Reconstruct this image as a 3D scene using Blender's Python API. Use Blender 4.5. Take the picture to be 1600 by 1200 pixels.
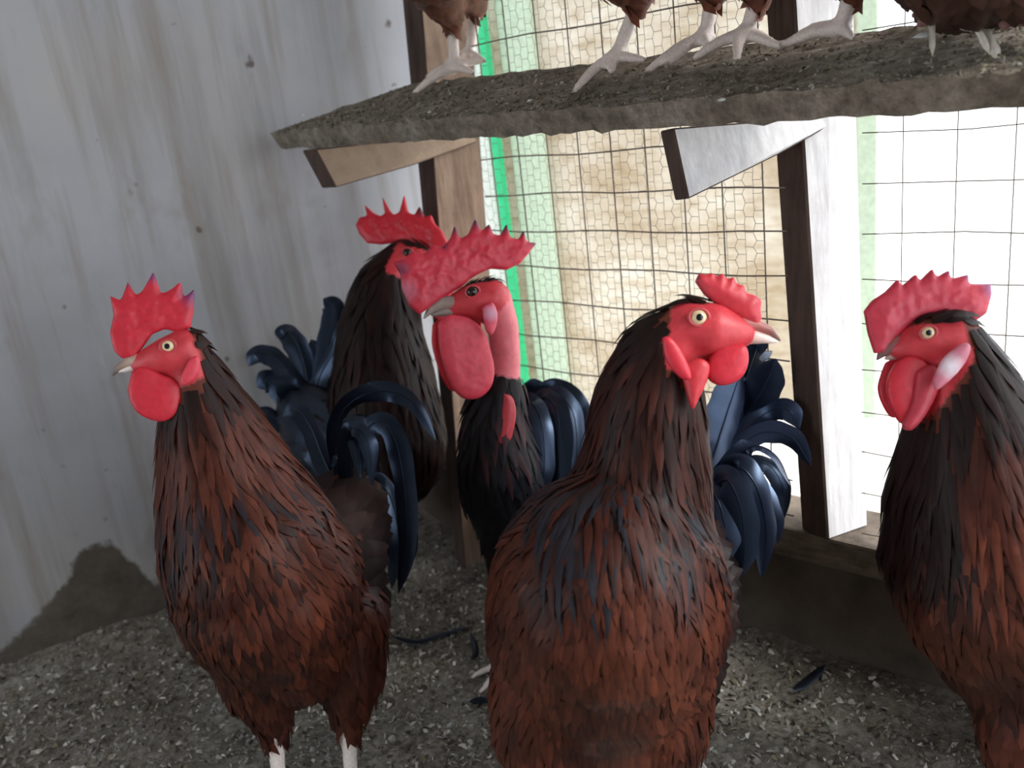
import bpy, bmesh, math, random
import numpy as np
from mathutils import Vector, Matrix
from mathutils.bvhtree import BVHTree
from mathutils import noise as mnoise

for o in list(bpy.data.objects):
    bpy.data.objects.remove(o)
SC = bpy.context.scene
COL = SC.collection
rnd = random.Random(7)
rng = np.random.default_rng(7)

# ------------------------------------------------------------------ camera
FOC = 1400.0
CAM_H = 0.66
PITCH, ROLL = math.radians(17.5), math.radians(7.0)
R0 = np.array([1, 0, 0.]); U0 = np.array([0, math.sin(PITCH), math.cos(PITCH)])
FW = np.array([0, math.cos(PITCH), -math.sin(PITCH)])
RT = math.cos(ROLL) * R0 - math.sin(ROLL) * U0
UP = math.sin(ROLL) * R0 + math.cos(ROLL) * U0
CP = np.array([0, 0, CAM_H])
cd = bpy.data.cameras.new('camera'); cam = bpy.data.objects.new('camera', cd); COL.objects.link(cam)
cd.sensor_fit = 'HORIZONTAL'; cd.sensor_width = 36; cd.lens = 36 * FOC / 1600
cd.clip_start = 0.02; cd.clip_end = 200
cam.matrix_world = Matrix(((RT[0], UP[0], -FW[0], CP[0]), (RT[1], UP[1], -FW[1], CP[1]), (RT[2], UP[2], -FW[2], CP[2]), (0, 0, 0, 1)))
cd.dof.use_dof = True; cd.dof.focus_distance = 0.80; cd.dof.aperture_fstop = 5.6
SC.camera = cam
SC.view_settings.view_transform = 'Standard'; SC.view_settings.look = 'None'
SC.view_settings.exposure = 0.22; SC.view_settings.gamma = 1.0
SC.view_settings.use_curve_mapping = False

# ------------------------------------------------------------------ sky (bright overcast) and soft sun behind it
w = bpy.data.worlds.new('overcast_sky'); SC.world = w; w.use_nodes = True
nt = w.node_tree; nt.nodes.clear()
wo = nt.nodes.new('ShaderNodeOutputWorld'); bg = nt.nodes.new('ShaderNodeBackground')
bg.inputs[0].default_value = (0.88, 0.93, 1.0, 1); bg.inputs[1].default_value = 3.1
nt.links.new(bg.outputs[0], wo.inputs[0])
sd = bpy.data.lights.new('sun', 'SUN'); sd.energy = 4.0; sd.angle = math.radians(25); sd.color = (1, .96, .9)
so = bpy.data.objects.new('sun', sd); COL.objects.link(so)
so.rotation_euler = Vector((-0.75, 0.35, -0.75)).to_track_quat('-Z', 'Y').to_euler()

# ------------------------------------------------------------------ helpers
def ray(x, y): return FW + RT * (x - 800) / FOC + UP * (600 - y) / FOC
def at(x, y, z): return CP + ray(x, y) * z                       # photograph point at a real distance
def hit(x, y, p0, n):
    d = ray(x, y); return CP + d * (np.dot(np.asarray(p0) - CP, n) / np.dot(d, n))
def ground(x, y, z0=0.0):
    d = ray(x, y); return CP + d * ((z0 - CAM_H) / d[2])
def unit(v): v = np.asarray(v, float); return v / (np.linalg.norm(v) + 1e-12)
def lin(r, g, b):
    return tuple((c / 255 / 12.92 if c / 255 <= .04045 else ((c / 255 + .055) / 1.055) ** 2.4) for c in (r, g, b))

def mesh_obj(name, verts, faces, mat=None, parent=None, tint=None, smooth=True, mats=None, fmat=None):
    me = bpy.data.meshes.new(name)
    me.from_pydata([tuple(v) for v in verts], [], [tuple(f) for f in faces])
    return link(name, me, mat, parent, tint, smooth, mats, fmat)
def link(name, me, mat=None, parent=None, tint=None, smooth=True, mats=None, fmat=None):
    for m in (mats or ([mat] if mat else [])): me.materials.append(m)
    if fmat is not None: me.polygons.foreach_set('material_index', np.asarray(fmat, np.int32))
    if smooth: me.polygons.foreach_set('use_smooth', np.ones(len(me.polygons), bool))
    if tint is not None: set_tint(me, tint)
    me.update()
    o = bpy.data.objects.new(name, me); COL.objects.link(o)
    if parent is not None:
        o.parent = parent; o.matrix_parent_inverse = parent.matrix_basis.inverted()
    return o
def set_tint(me, tint):
    t = np.asarray(tint, np.float32)
    if t.ndim == 1: t = np.tile(t, (len(me.vertices), 1))
    a = me.attributes.get('tint') or me.attributes.new('tint', 'FLOAT_COLOR', 'POINT')
    a.data.foreach_set('color', np.concatenate([t[:, :3], np.ones((len(t), 1), np.float32)], 1).ravel())
def tag(o, label=None, cat=None, group=None, kind=None):
    if label: o['label'] = label
    if cat: o['category'] = cat
    if group: o['group'] = group
    if kind: o['kind'] = kind
    return o
def empty(name, loc):
    o = bpy.data.objects.new(name, None); o.empty_display_size = .05; o.location = tuple(loc); COL.objects.link(o); return o

# ------------------------------------------------------------------ materials
def mat_base(name, rough=.6, spec=.5):
    m = bpy.data.materials.new(name); m.use_nodes = True
    b = m.node_tree.nodes['Principled BSDF']; b.inputs['Roughness'].default_value = rough
    b.inputs['Specular IOR Level'].default_value = spec
    return m, m.node_tree, b
def N(nt, typ, **kw):
    n = nt.nodes.new(typ)
    for k, v in kw.items():
        if k in n.inputs: n.inputs[k].default_value = v
        else: setattr(n, k, v)
    return n
def ramp(nt, stops):
    r = nt.nodes.new('ShaderNodeValToRGB'); e = r.color_ramp.elements
    while len(e) < len(stops): e.new(0.5)
    for i, (p, c) in enumerate(stops):
        e[i].position = p; e[i].color = (*c, 1) if len(c) == 3 else c
    return r
def mixc(nt, fac, a, b, mode='MIX'):
    m = nt.nodes.new('ShaderNodeMix'); m.data_type = 'RGBA'; m.blend_type = mode
    for s, v in ((0, fac), (6, a), (7, b)):
        if hasattr(v, 'links') or hasattr(v, 'is_linked'): nt.links.new(v, m.inputs[s])
        else: m.inputs[s].default_value = v if s == 0 else ((*v, 1) if len(v) == 3 else v)
    return m.outputs[2]
def tex(nt, scale=(1, 1, 1), coord='Object'):
    tc = nt.nodes.new('ShaderNodeTexCoord'); mp = nt.nodes.new('ShaderNodeMapping')
    mp.inputs['Scale'].default_value = scale
    nt.links.new(tc.outputs[coord], mp.inputs[0]); return mp.outputs[0]
def noise(nt, vec, scale, detail=4, rough=.6):
    n = N(nt, 'ShaderNodeTexNoise', Scale=scale, Detail=detail, Roughness=rough); nt.links.new(vec, n.inputs['Vector']); return n.outputs[0]
def bump(nt, b, h, strength=.4, dist=.002):
    n = N(nt, 'ShaderNodeBump', Strength=strength, Distance=dist); nt.links.new(h, n.inputs['Height']); nt.links.new(n.outputs[0], b.inputs['Normal'])
def mat_tint(name, rough, spec, nscale=60, lo=.75, hi=1.2, bstr=0., sss=0., spectint=None, coat=0, sheen=0):
    m, nt, b = mat_base(name, rough, spec)
    a = N(nt, 'ShaderNodeAttribute', attribute_name='tint')
    v = tex(nt); nz = noise(nt, v, nscale)
    r = ramp(nt, [(.3, (lo,) * 3), (.7, (hi,) * 3)]); nt.links.new(nz, r.inputs[0])
    c = mixc(nt, 1.0, a.outputs[0], r.outputs[0], 'MULTIPLY'); nt.links.new(c, b.inputs['Base Color'])
    if bstr: bump(nt, b, nz, bstr, .0015)
    if sss:
        b.inputs['Subsurface Weight'].default_value = sss; b.inputs['Subsurface Radius'].default_value = (.006, .002, .0015)
        b.inputs['Subsurface Scale'].default_value = 1.0
    if spectint: b.inputs['Specular Tint'].default_value = (*spectint, 1)
    if sheen: b.inputs['Sheen Weight'].default_value = sheen; b.inputs['Sheen Roughness'].default_value = .5
    return m
M = {}
M['plume'] = mat_tint('chestnut_plumage', .52, .2, 90, .8, 1.2)
M['gloss'] = mat_tint('glossy_black_plumage', .30, .75, 90, .8, 1.2, spectint=(.45, .64, 1.0))
M['body'] = mat_tint('bird_body', .6, .3, 120, .8, 1.15, .2)
M['skin'] = mat_tint('red_flesh', .42, .45, 150, .88, 1.1, .25, sss=.12)
M['horn'] = mat_tint('horn', .35, .5, 140, .85, 1.1)
M['scale'] = mat_tint('scaly_leg', .5, .45, 500, .8, 1.1, .3)
M['chip'] = mat_tint('litter_chip', .85, .2, 200, .8, 1.15)
def mat_flat(name, c, rough=.5, spec=.5, metal=0):
    m, nt, b = mat_base(name, rough, spec); b.inputs['Metallic'].default_value = metal
    v = tex(nt); nz = noise(nt, v, 120); r = ramp(nt, [(.3, tuple(x * .85 for x in c)), (.7, tuple(min(1, x * 1.1) for x in c))])
    nt.links.new(nz, r.inputs[0]); nt.links.new(r.outputs[0], b.inputs['Base Color']); return m
M['iris'] = mat_flat('iris', lin(225, 205, 165), .2); M['pupil'] = mat_flat('pupil', (.004, .004, .005), .08, .6)
M['dark_iris'] = mat_flat('dark_iris', (.03, .014, .01), .15)
M['wire'] = mat_flat('rusty_wire', lin(112, 103, 94), .6, .4, .3)
M['netting'] = mat_flat('galvanised_netting', lin(140, 134, 124), .5, .4, .3)
M['green'] = mat_flat('green_paint', lin(30, 190, 125), .5)
M['pale_green'] = mat_flat('pale_green_paint', lin(196, 214, 190), .7)
M['white_wash'] = mat_flat('white_wash', lin(225, 228, 222), .8)

def wood(name, c0, c1, along=(6, 60, 60), bstr=.4, dirt=None, dirtc=(.05, .04, .03)):
    m, nt, b = mat_base(name, .8, .25)
    v = tex(nt, along); nz = noise(nt, v, 1.5, 6, .65)
    r = ramp(nt, [(.3, c0), (.7, c1)]); nt.links.new(nz, r.inputs[0])
    n2 = noise(nt, tex(nt), 22, 5, .7); r2 = ramp(nt, [(.45, (0, 0, 0)), (.7, (1, 1, 1))]); nt.links.new(n2, r2.inputs[0])
    m2 = nt.nodes.new('ShaderNodeMath'); m2.operation = 'MULTIPLY'; m2.inputs[1].default_value = dirt if dirt is not None else .5
    nt.links.new(r2.outputs[0], m2.inputs[0])
    c = mixc(nt, m2.outputs[0], r.outputs[0], dirtc); nt.links.new(c, b.inputs['Base Color'])
    bump(nt, b, nz, bstr, .003); return m
M['wood_shaded'] = wood('shaded_weathered_wood', lin(58, 46, 42), lin(92, 76, 68), (60, 60, 6))  # shade put into the wood colour, for faces turned from the opening
M['wood_brown'] = wood('brown_weathered_wood', lin(120, 100, 86), lin(165, 142, 122), (60, 60, 6), .3, .35, lin(90, 70, 55))
M['wood_lit'] = wood('lit_pale_wood', lin(186, 186, 189), lin(224, 224, 226), (60, 60, 6), .3, .25, lin(150, 145, 140))  # light put into the wood colour, for the face turned right
M['wood_pale'] = wood('pale_bare_wood', lin(142, 122, 104), lin(172, 152, 132), (30, 30, 30), .3, .3, lin(120, 95, 75))
M['wood_grey'] = wood('dirty_grey_board', lin(86, 76, 68), lin(140, 128, 116), (8, 8, 60), .6, .8, lin(64, 56, 48))

# ------------------------------------------------------------------ layout of the coop
MD = unit([math.cos(math.radians(-43)), math.sin(math.radians(-43)), 0])      # direction of the mesh wall
MP = ground(1320, 1050)
MN = np.array([MD[1], -MD[0], 0.])                                            # normal into the coop
if MN[1] > 0: MN = -MN
gc = hit(662, 860, MP, MN); CORNER = np.array([gc[0], gc[1], 0.])
lw = ground(0, 1080); WD = unit([lw[0] - CORNER[0], lw[1] - CORNER[1], 0])    # left wall, running from the corner to the camera's left
WN = np.array([-WD[1], WD[0], 0.])
if WN[1] > 0: WN = -WN
Z3 = np.array([0, 0, 1.])

def box_pts(o, a, b, c):
    o, a, b, c = map(np.asarray, (o, a, b, c))
    v = [o, o + a, o + a + b, o + b, o + c, o + a + c, o + a + b + c, o + b + c]
    fa = [(0, 3, 2, 1), (4, 5, 6, 7), (0, 1, 5, 4), (1, 2, 6, 5), (2, 3, 7, 6), (3, 0, 4, 7)]
    if np.dot(np.cross(a, b), c) < 0: fa = [f[::-1] for f in fa]
    return v, fa
def local_box(name, o, ax, ay, az, mat, parent=None, bevel=.003, kind=None):
    """box with its own axes, so its material runs along it"""
    L = [np.linalg.norm(x) for x in (ax, ay, az)]
    v, fa = box_pts((0, 0, 0), (L[0], 0, 0), (0, L[1], 0), (0, 0, L[2]))
    ob = mesh_obj(name, v, fa, mat, None, smooth=False)
    ux, uy, uz = (unit(x) for x in (ax, ay, az))
    ob.matrix_world = Matrix(((ux[0], uy[0], uz[0], o[0]), (ux[1], uy[1], uz[1], o[1]), (ux[2], uy[2], uz[2], o[2]), (0, 0, 0, 1)))
    if bevel:
        bm = bmesh.new(); bm.from_mesh(ob.data)
        bmesh.ops.bevel(bm, geom=bm.edges[:], offset=bevel, segments=2, affect='EDGES', profile=.6)
        bm.to_mesh(ob.data); bm.free()
    if parent is not None:
        ob.parent = parent; ob.matrix_parent_inverse = parent.matrix_basis.inverted()
    if kind: ob['kind'] = kind
    return ob
def ico(sub):
    bm = bmesh.new(); bmesh.ops.create_icosphere(bm, subdivisions=sub, radius=1)
    v = np.array([x.co[:] for x in bm.verts]); f = np.array([[y.index for y in x.verts] for x in bm.faces]); bm.free(); return v, f
ICO2, ICO3 = ico(2), ico(3)

# ---- left wall
def wall_xy(x, y): q = hit(x, y, CORNER, WN); return np.dot(q - CORNER, WD), q[2]
mw, nt, b = mat_base('stained_painted_plaster', .75, .25)
v = tex(nt); vs = tex(nt, (11, 11, .9)); vs2 = tex(nt, (34, 34, 2.2))
big = noise(nt, v, 3.5, 5, .6); st = noise(nt, vs, 1.3, 5, .6); st2 = noise(nt, vs2, 1.0, 4, .6)
r = ramp(nt, [(.25, lin(160, 160, 163)), (.5, lin(176, 178, 184)), (.75, lin(186, 185, 184))]); nt.links.new(big, r.inputs[0])
rs = ramp(nt, [(.48, (0, 0, 0)), (.74, (.7, .7, .7))]); nt.links.new(st, rs.inputs[0])
c = mixc(nt, rs.outputs[0], r.outputs[0], lin(128, 122, 112))
rs2 = ramp(nt, [(.5, (0, 0, 0)), (.72, (.6, .6, .6))]); nt.links.new(st2, rs2.inputs[0])
c = mixc(nt, rs2.outputs[0], c, lin(140, 130, 116))
bl_ = noise(nt, tex(nt, (1, 1, .55)), 8.5, 4, .7); rbl = ramp(nt, [(.58, (0, 0, 0)), (.72, (.5, .5, .5))]); nt.links.new(bl_, rbl.inputs[0])
c = mixc(nt, rbl.outputs[0], c, lin(136, 126, 112))
sp = noise(nt, v, 34, 2, .4); rsp = ramp(nt, [(.70, (0, 0, 0)), (.76, (.8, .8, .8))]); nt.links.new(sp, rsp.inputs[0])
c = mixc(nt, rsp.outputs[0], c, lin(92, 78, 66))
# lost paint over the bare render at the foot of the wall
sx = nt.nodes.new('ShaderNodeSeparateXYZ'); nt.links.new(v, sx.inputs[0])
XMAX = 1.4
prof = sorted([wall_xy(*q) for q in [(60, 960), (100, 905), (128, 846), (170, 842), (215, 880), (236, 905), (300, 900), (420, 860), (520, 850), (640, 840), (0, 1005), (-200, 1100)]])
pr = ramp(nt, [(max(0, min(1, a / XMAX)), (h_,) * 3) for a, h_ in prof])
mdv = nt.nodes.new('ShaderNodeMath'); mdv.operation = 'DIVIDE'; mdv.inputs[1].default_value = XMAX; nt.links.new(sx.outputs[0], mdv.inputs[0]); nt.links.new(mdv.outputs[0], pr.inputs[0])
sub = nt.nodes.new('ShaderNodeMath'); sub.operation = 'SUBTRACT'; nt.links.new(pr.outputs[0], sub.inputs[0]); nt.links.new(sx.outputs[2], sub.inputs[1])
en = noise(nt, v, 26, 5, .7); ma = nt.nodes.new('ShaderNodeMath'); ma.operation = 'MULTIPLY_ADD'; ma.inputs[1].default_value = .06; ma.inputs[2].default_value = -.03
nt.links.new(en, ma.inputs[0]); ad = nt.nodes.new('ShaderNodeMath'); nt.links.new(sub.outputs[0], ad.inputs[0]); nt.links.new(ma.outputs[0], ad.inputs[1])
rm = ramp(nt, [(.0, (0, 0, 0)), (.012, (1, 1, 1))]); nt.links.new(ad.outputs[0], rm.inputs[0])
cn = ramp(nt, [(.3, lin(78, 72, 66)), (.7, lin(112, 106, 98))]); nt.links.new(en, cn.inputs[0])
c = mixc(nt, rm.outputs[0], c, cn.outputs[0])
nt.links.new(c, b.inputs['Base Color']); bump(nt, b, big, .3, .006)
local_box('wall_left', CORNER - WN * .08 - Z3 * .02 - WD * .12, WD * 2.3, -WN * -.08, Z3 * 1.5, mw, bevel=0, kind='structure')
wl = bpy.data.objects['wall_left']
# shift the mesh so that the corner is the object's origin for the material
wl.data.transform(Matrix.Translation((-.12, -.08, -.02)))
wl.location = Vector(wl.location) + Vector(tuple(WD * .12 + WN * .08 + Z3 * .02))

# ---- low wall and beam under the mesh
mlow, nt, b = mat_base('dark_damp_render', .85, .2)
v = tex(nt); n1 = noise(nt, v, 9, 6, .65); r = ramp(nt, [(.3, lin(70, 62, 55)), (.7, lin(112, 102, 92))]); nt.links.new(n1, r.inputs[0])
nt.links.new(r.outputs[0], b.inputs['Base Color']); bump(nt, b, n1, .5, .006)
local_box('wall_right', CORNER - MD * .05 - Z3 * .02 - MN * .07, MD * 2.4, MN * .07, Z3 * .155, mlow, bevel=.002, kind='structure')
beam = local_box('sill_beam', CORNER - MD * .02 - MN * .075 + Z3 * .135, MD * 2.2, MN * .085, Z3 * .036, M['wood_grey'], bevel=.004)
tag(beam, 'dirty grey timber sill lying along the low wall under the wire mesh', 'sill')

# ---- unseen roof, and a wall added behind the camera, holding back sky light
mr = mat_flat('grey_roof_sheet', lin(150, 145, 140), .7)
v, fa = box_pts((-2.2, -1.2, 1.45), (3.3, 0, 0), (0, 3.0, 0), (0, 0, .03)); tag(mesh_obj('ceiling', v, fa, mr, smooth=False), kind='structure')
mb = mat_flat('fill_block_plaster', lin(170, 168, 165), .8)
v, fa = box_pts((-2.2, -1.2, -.02), (3.3, 0, 0), (0, .08, 0), (0, 0, 1.47)); tag(mesh_obj('fill_block_wall', v, fa, mb, smooth=False), kind='structure')

# ---- floor
mf, nt, b = mat_base('trampled_litter', .95, .15)
v = tex(nt); n1 = noise(nt, v, 14, 6, .7); n2 = noise(nt, v, 120, 4, .7)
r = ramp(nt, [(.3, lin(110, 105, 96)), (.55, lin(146, 142, 133)), (.75, lin(170, 167, 159))]); nt.links.new(n1, r.inputs[0])
r2 = ramp(nt, [(.35, (.55, .55, .55)), (.65, (1.2, 1.2, 1.2))]); nt.links.new(n2, r2.inputs[0])
nt.links.new(mixc(nt, 1, r.outputs[0], r2.outputs[0], 'MULTIPLY'), b.inputs['Base Color']); bump(nt, b, n2, .8, .004)
NXF, NYF = 100, 100
xs = np.linspace(-1.9, 1.15, NXF); ys = np.linspace(-1.1, 1.75, NYF)
def floor_h(x, y):
    h = .007 * mnoise.noise(Vector((x * 9, y * 9, 0))) + .004 * mnoise.noise(Vector((x * 25, y * 25, 3)))
    dw = float(np.dot(np.array([x, y, 0]) - CORNER, WN)); h += .035 * math.exp(-max(dw, 0) / .06)
    dm = float(np.dot(np.array([x, y, 0]) - CORNER, MN)); h += .02 * math.exp(-max(dm, 0) / .07)
    return h
fv = []; keep = []
for yv in ys:
    for xv in xs:
        fv.append((xv, yv, floor_h(xv, yv)))
ff = []
for j in range(NYF - 1):
    for i in range(NXF - 1):
        cx, cy = (xs[i] + xs[i + 1]) / 2, (ys[j] + ys[j + 1]) / 2
        q = np.array([cx, cy, 0]) - CORNER
        if np.dot(q, WN) > -.04 and np.dot(q, MN) > -.04:
            k = j * NXF + i; ff.append((k, k + 1, k + NXF + 1, k + NXF))
flo = mesh_obj('floor', fv, ff, mf); flo['kind'] = 'structure'

# ---- outside: ground and the plastered wall across the yard
mg = mat_flat('pale_yard_ground', lin(232, 230, 224), .9)
gv = [(-6, 0.2, -.06), (9, -3, -.06), (9, 12, -.06), (-6, 12, -.06)]
v, fa = box_pts((-4, -4, -.12), (14, 0, 0), (0, 16, 0), (0, 0, .06)); tag(mesh_obj('ground', v, fa, mg, smooth=False), kind='structure')
mo, nt, b = mat_base('stained_cream_plaster', .85, .2)
v = tex(nt); va = tex(nt, (3, 1, 10)); n1 = noise(nt, va, 5, 6, .65); n2 = noise(nt, v, 4, 5, .6)
r = ramp(nt, [(.3, lin(206, 188, 160)), (.5, lin(236, 226, 208)), (.7, lin(246, 240, 228))]); nt.links.new(n1, r.inputs[0])
r2 = ramp(nt, [(.36, (.70, .62, .52)), (.58, (1, 1, 1))]); nt.links.new(n2, r2.inputs[0])
nt.links.new(mixc(nt, 1, r.outputs[0], r2.outputs[0], 'MULTIPLY'), b.inputs['Base Color']); bump(nt, b, n1, .7, .02)
OZ = 2.0                                       # distance of that wall
oa, ob_ = at(740, 500, 2.25), at(1352, 500, 1.85)
OD = unit([ob_[0] - oa[0], ob_[1] - oa[1], 0]); ON = np.array([OD[1], -OD[0], 0.])
OL = np.linalg.norm((ob_ - oa)[:2])
o0 = np.array([oa[0], oa[1], -.06])
local_box('wall_outside', o0 - OD * 1.2, OD * (OL + 1.2), -ON * .15, Z3 * 1.9, mo, bevel=0, kind='structure')
def bar(name, px0, px1, ylo, mat, label, cat, off=.02, th=.03):
    a = hit(px0, ylo, oa + ON * off, ON); c = hit(px1, ylo, oa + ON * off, ON)
    wv = np.dot(c - a, OD)
    t = local_box(name, np.array([a[0], a[1], -.06]), OD * wv, ON * th, Z3 * 1.95, mat, bevel=.003)
    return tag(t, label, cat)
bar('pale_strip', 742, 780, 300, M['white_wash'], 'whitewashed upright strip just left of the green pole', 'post', .002, .02)
bar('green_pole', 781, 794, 300, M['green'], 'bright green painted pole standing behind the mesh near the corner post', 'pole', .03, .02)
bar('pale_green_upright', 812, 862, 300, M['pale_green'], 'broad pale green upright against the cream wall', 'post', .002, .02)
bar('pale_green_edge', 1340, 1372, 400, M['pale_green'], 'narrow pale green upright at the cream wall end beside the pale-faced post', 'post', .002, .03)

# ---- posts (three visible edges each)
def prism_post(name, edges, zlo, zhi, mats, label):
    """edges: three ((x,y,z) low, (x,y,z) high) edges left, front, right; the fourth closes the timber"""
    lines = []
    for (lo, hi) in edges:
        p, q = at(*lo), at(*hi); d = (q - p) / (q[2] - p[2]); lines.append((p + d * (zlo - p[2]), p + d * (zhi - p[2])))
    b4 = (lines[0][0] + lines[2][0] - lines[1][0], lines[0][1] + lines[2][1] - lines[1][1]); lines.append(b4)
    o = lines[1][0]
    vv = [l[0] for l in lines] + [l[1] for l in lines]
    fa = [(0, 1, 5, 4), (1, 2, 6, 5), (2, 3, 7, 6), (3, 0, 4, 7), (3, 2, 1, 0), (4, 5, 6, 7)]
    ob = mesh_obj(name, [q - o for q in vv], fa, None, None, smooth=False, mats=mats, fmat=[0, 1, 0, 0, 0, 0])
    ob.location = tuple(o)
    bm = bmesh.new(); bm.from_mesh(ob.data)
    bmesh.ops.bevel(bm, geom=bm.edges[:], offset=.002, segments=1, affect='EDGES'); bm.normal_update(); bm.to_mesh(ob.data); bm.free()
    return tag(ob, label, 'post')
prism_post('wooden_post', [((700, 760, 1.33), (632, 40, 1.19)), ((716, 760, 1.30), (660, 40, 1.16)), ((790, 760, 1.33), (738, 40, 1.19))], .0, 1.45,
           [M['wood_shaded'], M['wood_brown']], 'brown weathered timber post in the corner by the painted wall')
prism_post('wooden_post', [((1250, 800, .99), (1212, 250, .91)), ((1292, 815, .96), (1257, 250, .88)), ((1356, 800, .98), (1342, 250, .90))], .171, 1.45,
           [M['wood_shaded'], M['wood_lit']], 'timber post, lit face coloured pale and shaded edge dark, standing on the sill beam')

# ---- wire mesh panels
GS = .0455
def mesh_xy(x, y): q = hit(x, y, MP, MN); return np.dot(q - CORNER, MD), q[2]
def rod(p, q, r, n=6):
    d = unit(q - p); a = unit(np.cross(d, [.3, .2, .9])); b2 = np.cross(d, a); vs, fs = [], []
    for e in (p, q):
        for k in range(n):
            t = 2 * math.pi * k / n; vs.append(e + r * (math.cos(t) * a + math.sin(t) * b2))
    for k in range(n): fs.append((k, (k + 1) % n, n + (k + 1) % n, n + k))
    return vs, fs
xA, xB = mesh_xy(757, 300)[0], mesh_xy(1230, 400)[0]
xC = mesh_xy(1347, 400)[0]
zr0 = mesh_xy(785, 361)[1]
def panel(name, x0, x1, label, netting, wr=.0009):
    root = empty(name, CORNER + MD * x0 + Z3 * .171); tag(root, label, 'wire mesh')
    zlo, zhi = .172, 1.44
    k0 = math.ceil((zlo - zr0) / GS); zz = zr0 + k0 * GS
    while zz < zhi:
        pts = [CORNER + MD * t + Z3 * (zz + .0015 * math.sin(31 * t + 40 * zz)) for t in np.linspace(x0, x1, 9)]
        vs, fs = [], []
        for a_, b_ in zip(pts[:-1], pts[1:]):
            v_, f_ = rod(a_, b_, wr, 5); fs += [tuple(i + len(vs) for i in q) for q in f_]; vs += v_
        mesh_obj('wire', vs, fs, M['wire'], root); zz += GS
    t = mesh_xy(832, 420)[0] % GS
    while t < x1:
        if t > x0:
            vs, fs = rod(CORNER + MD * t + Z3 * zlo + MN * .0015, CORNER + MD * t + Z3 * zhi + MN * .0015, wr * .9, 5)
            mesh_obj('wire', vs, fs, M['wire'], root)
        t += GS
    if netting:
        # hexagonal chicken netting behind the square mesh, one joined part
        vs, fs = [], []; HW = .0215; HH = .0078
        nx = int((x1 - x0) / HW - .15); nz = int((.84 - zlo) / HH)
        def add(a_, b_):
            p = CORNER + MD * a_[0] + Z3 * a_[1] - MN * .006; q = CORNER + MD * b_[0] + Z3 * b_[1] - MN * .006
            v_, f_ = rod(p, q, .00032, 3); fs.extend(tuple(i + len(vs) for i in k) for k in f_); vs.extend(v_)
        jit = lambda i, j: (.0012 * math.sin(i * 12.9 + j * 78.2), .0012 * math.sin(i * 39.3 + j * 11.1))
        def node(i, j, s):   # brick-wise hexagons with twisted horizontal joints
            bx = x0 + (i + .5 * (j % 2)) * HW; bz = zlo + j * HH; d = jit(i, j)
            return (bx + d[0] + s * HW * .36, bz + d[1])
        for j in range(nz):
            for i in range(nx):
                a_, b_ = node(i, j, -.6), node(i, j, .6); add(a_, b_)
                i2 = i if j % 2 == 0 else i + 1
                add(b_, node(i2, j + 1, -.6)); add(a_, node(i2 - 1, j + 1, .6))
        n = mesh_obj('chicken_netting', vs, fs, M['netting'], root); n['kind'] = 'stuff'
    return root
panel('wire_mesh_panel', xA, xB, 'square wire mesh with hexagonal netting between the corner post and the pale-faced post', True)
panel('wire_mesh_panel', xC, 1.45, 'square wire mesh in the bright opening right of the pale-faced post', False, .0006)

# ---- perch board with its brackets
q0 = hit(425, 207, CORNER + WN * .006, WN)                           # front corner at the painted wall
FRP = MP + MN * .17
fr = hit(1600, 112, FRP, MN); fl_ = q0
fdir = unit(fr - fl_)
bl = hit(640, 132, MP + MN * .035, MN); br = hit(1400, 44, MP + MN * .035, MN)
frx, brx = fr + fdir * .25, br + unit(br - bl) * .5
TH = .024
bn = unit(np.cross(fr - fl_, bl - fl_)); bn = bn if bn[2] > 0 else -bn
def lerp(a, b_, t): return a + (b_ - a) * t
NU, NV = 90, 14
tv, tf = [], []
brng = np.random.default_rng(3)
for layer in (0, 1):
    for i in range(NU + 1):
        for j in range(NV + 1):
            p = lerp(lerp(fl_, frx, i / NU), lerp(bl, brx, i / NU), j / NV)
            e = .0012 * brng.standard_normal() if 0 < i < NU else 0
            tv.append(p + (bn * e if layer == 0 else -bn * (TH + abs(e) * 1.5)) + (unit(fl_ - bl) * .0015 * brng.standard_normal() if j == 0 else 0))
S = (NU + 1) * (NV + 1)
idx = lambda l, i, j: l * S + i * (NV + 1) + j
for i in range(NU):
    for j in range(NV):
        tf.append((idx(0, i, j), idx(0, i + 1, j), idx(0, i + 1, j + 1), idx(0, i, j + 1)))
        tf.append((idx(1, i, j), idx(1, i, j + 1), idx(1, i + 1, j + 1), idx(1, i + 1, j)))
    tf.append((idx(0, i, 0), idx(1, i, 0), idx(1, i + 1, 0), idx(0, i + 1, 0)))
    tf.append((idx(0, i, NV), idx(0, i + 1, NV), idx(1, i + 1, NV), idx(1, i, NV)))
for j in range(NV):
    tf.append((idx(0, 0, j), idx(0, 0, j + 1), idx(1, 0, j + 1), idx(1, 0, j)))
    tf.append((idx(0, NU, j), idx(1, NU, j), idx(1, NU, j + 1), idx(0, NU, j + 1)))
mp_, nt, b = mat_base('dung_crusted_board', .9, .2)
v = tex(nt); n1 = noise(nt, v, 18, 6, .7); n2 = noise(nt, v, 90, 5, .7)
r = ramp(nt, [(.3, lin(104, 95, 84)), (.55, lin(138, 130, 118)), (.75, lin(166, 160, 150))]); nt.links.new(n1, r.inputs[0])
r2 = ramp(nt, [(.35, (.6, .6, .6)), (.68, (1.3, 1.3, 1.3))]); nt.links.new(n2, r2.inputs[0])
nt.links.new(mixc(nt, 1, r.outputs[0], r2.outputs[0], 'MULTIPLY'), b.inputs['Base Color']); bump(nt, b, n2, .9, .004)
board = empty('perch_board', lerp(fl_, frx, .5)); tag(board, 'long grey perch plank crusted with droppings across the top', 'perch')
mesh_obj('plank', tv, tf, mp_, board, smooth=False)
def board_pt(x, y, up=0): q = hit(x, y, fl_, bn); return q + bn * up
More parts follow.
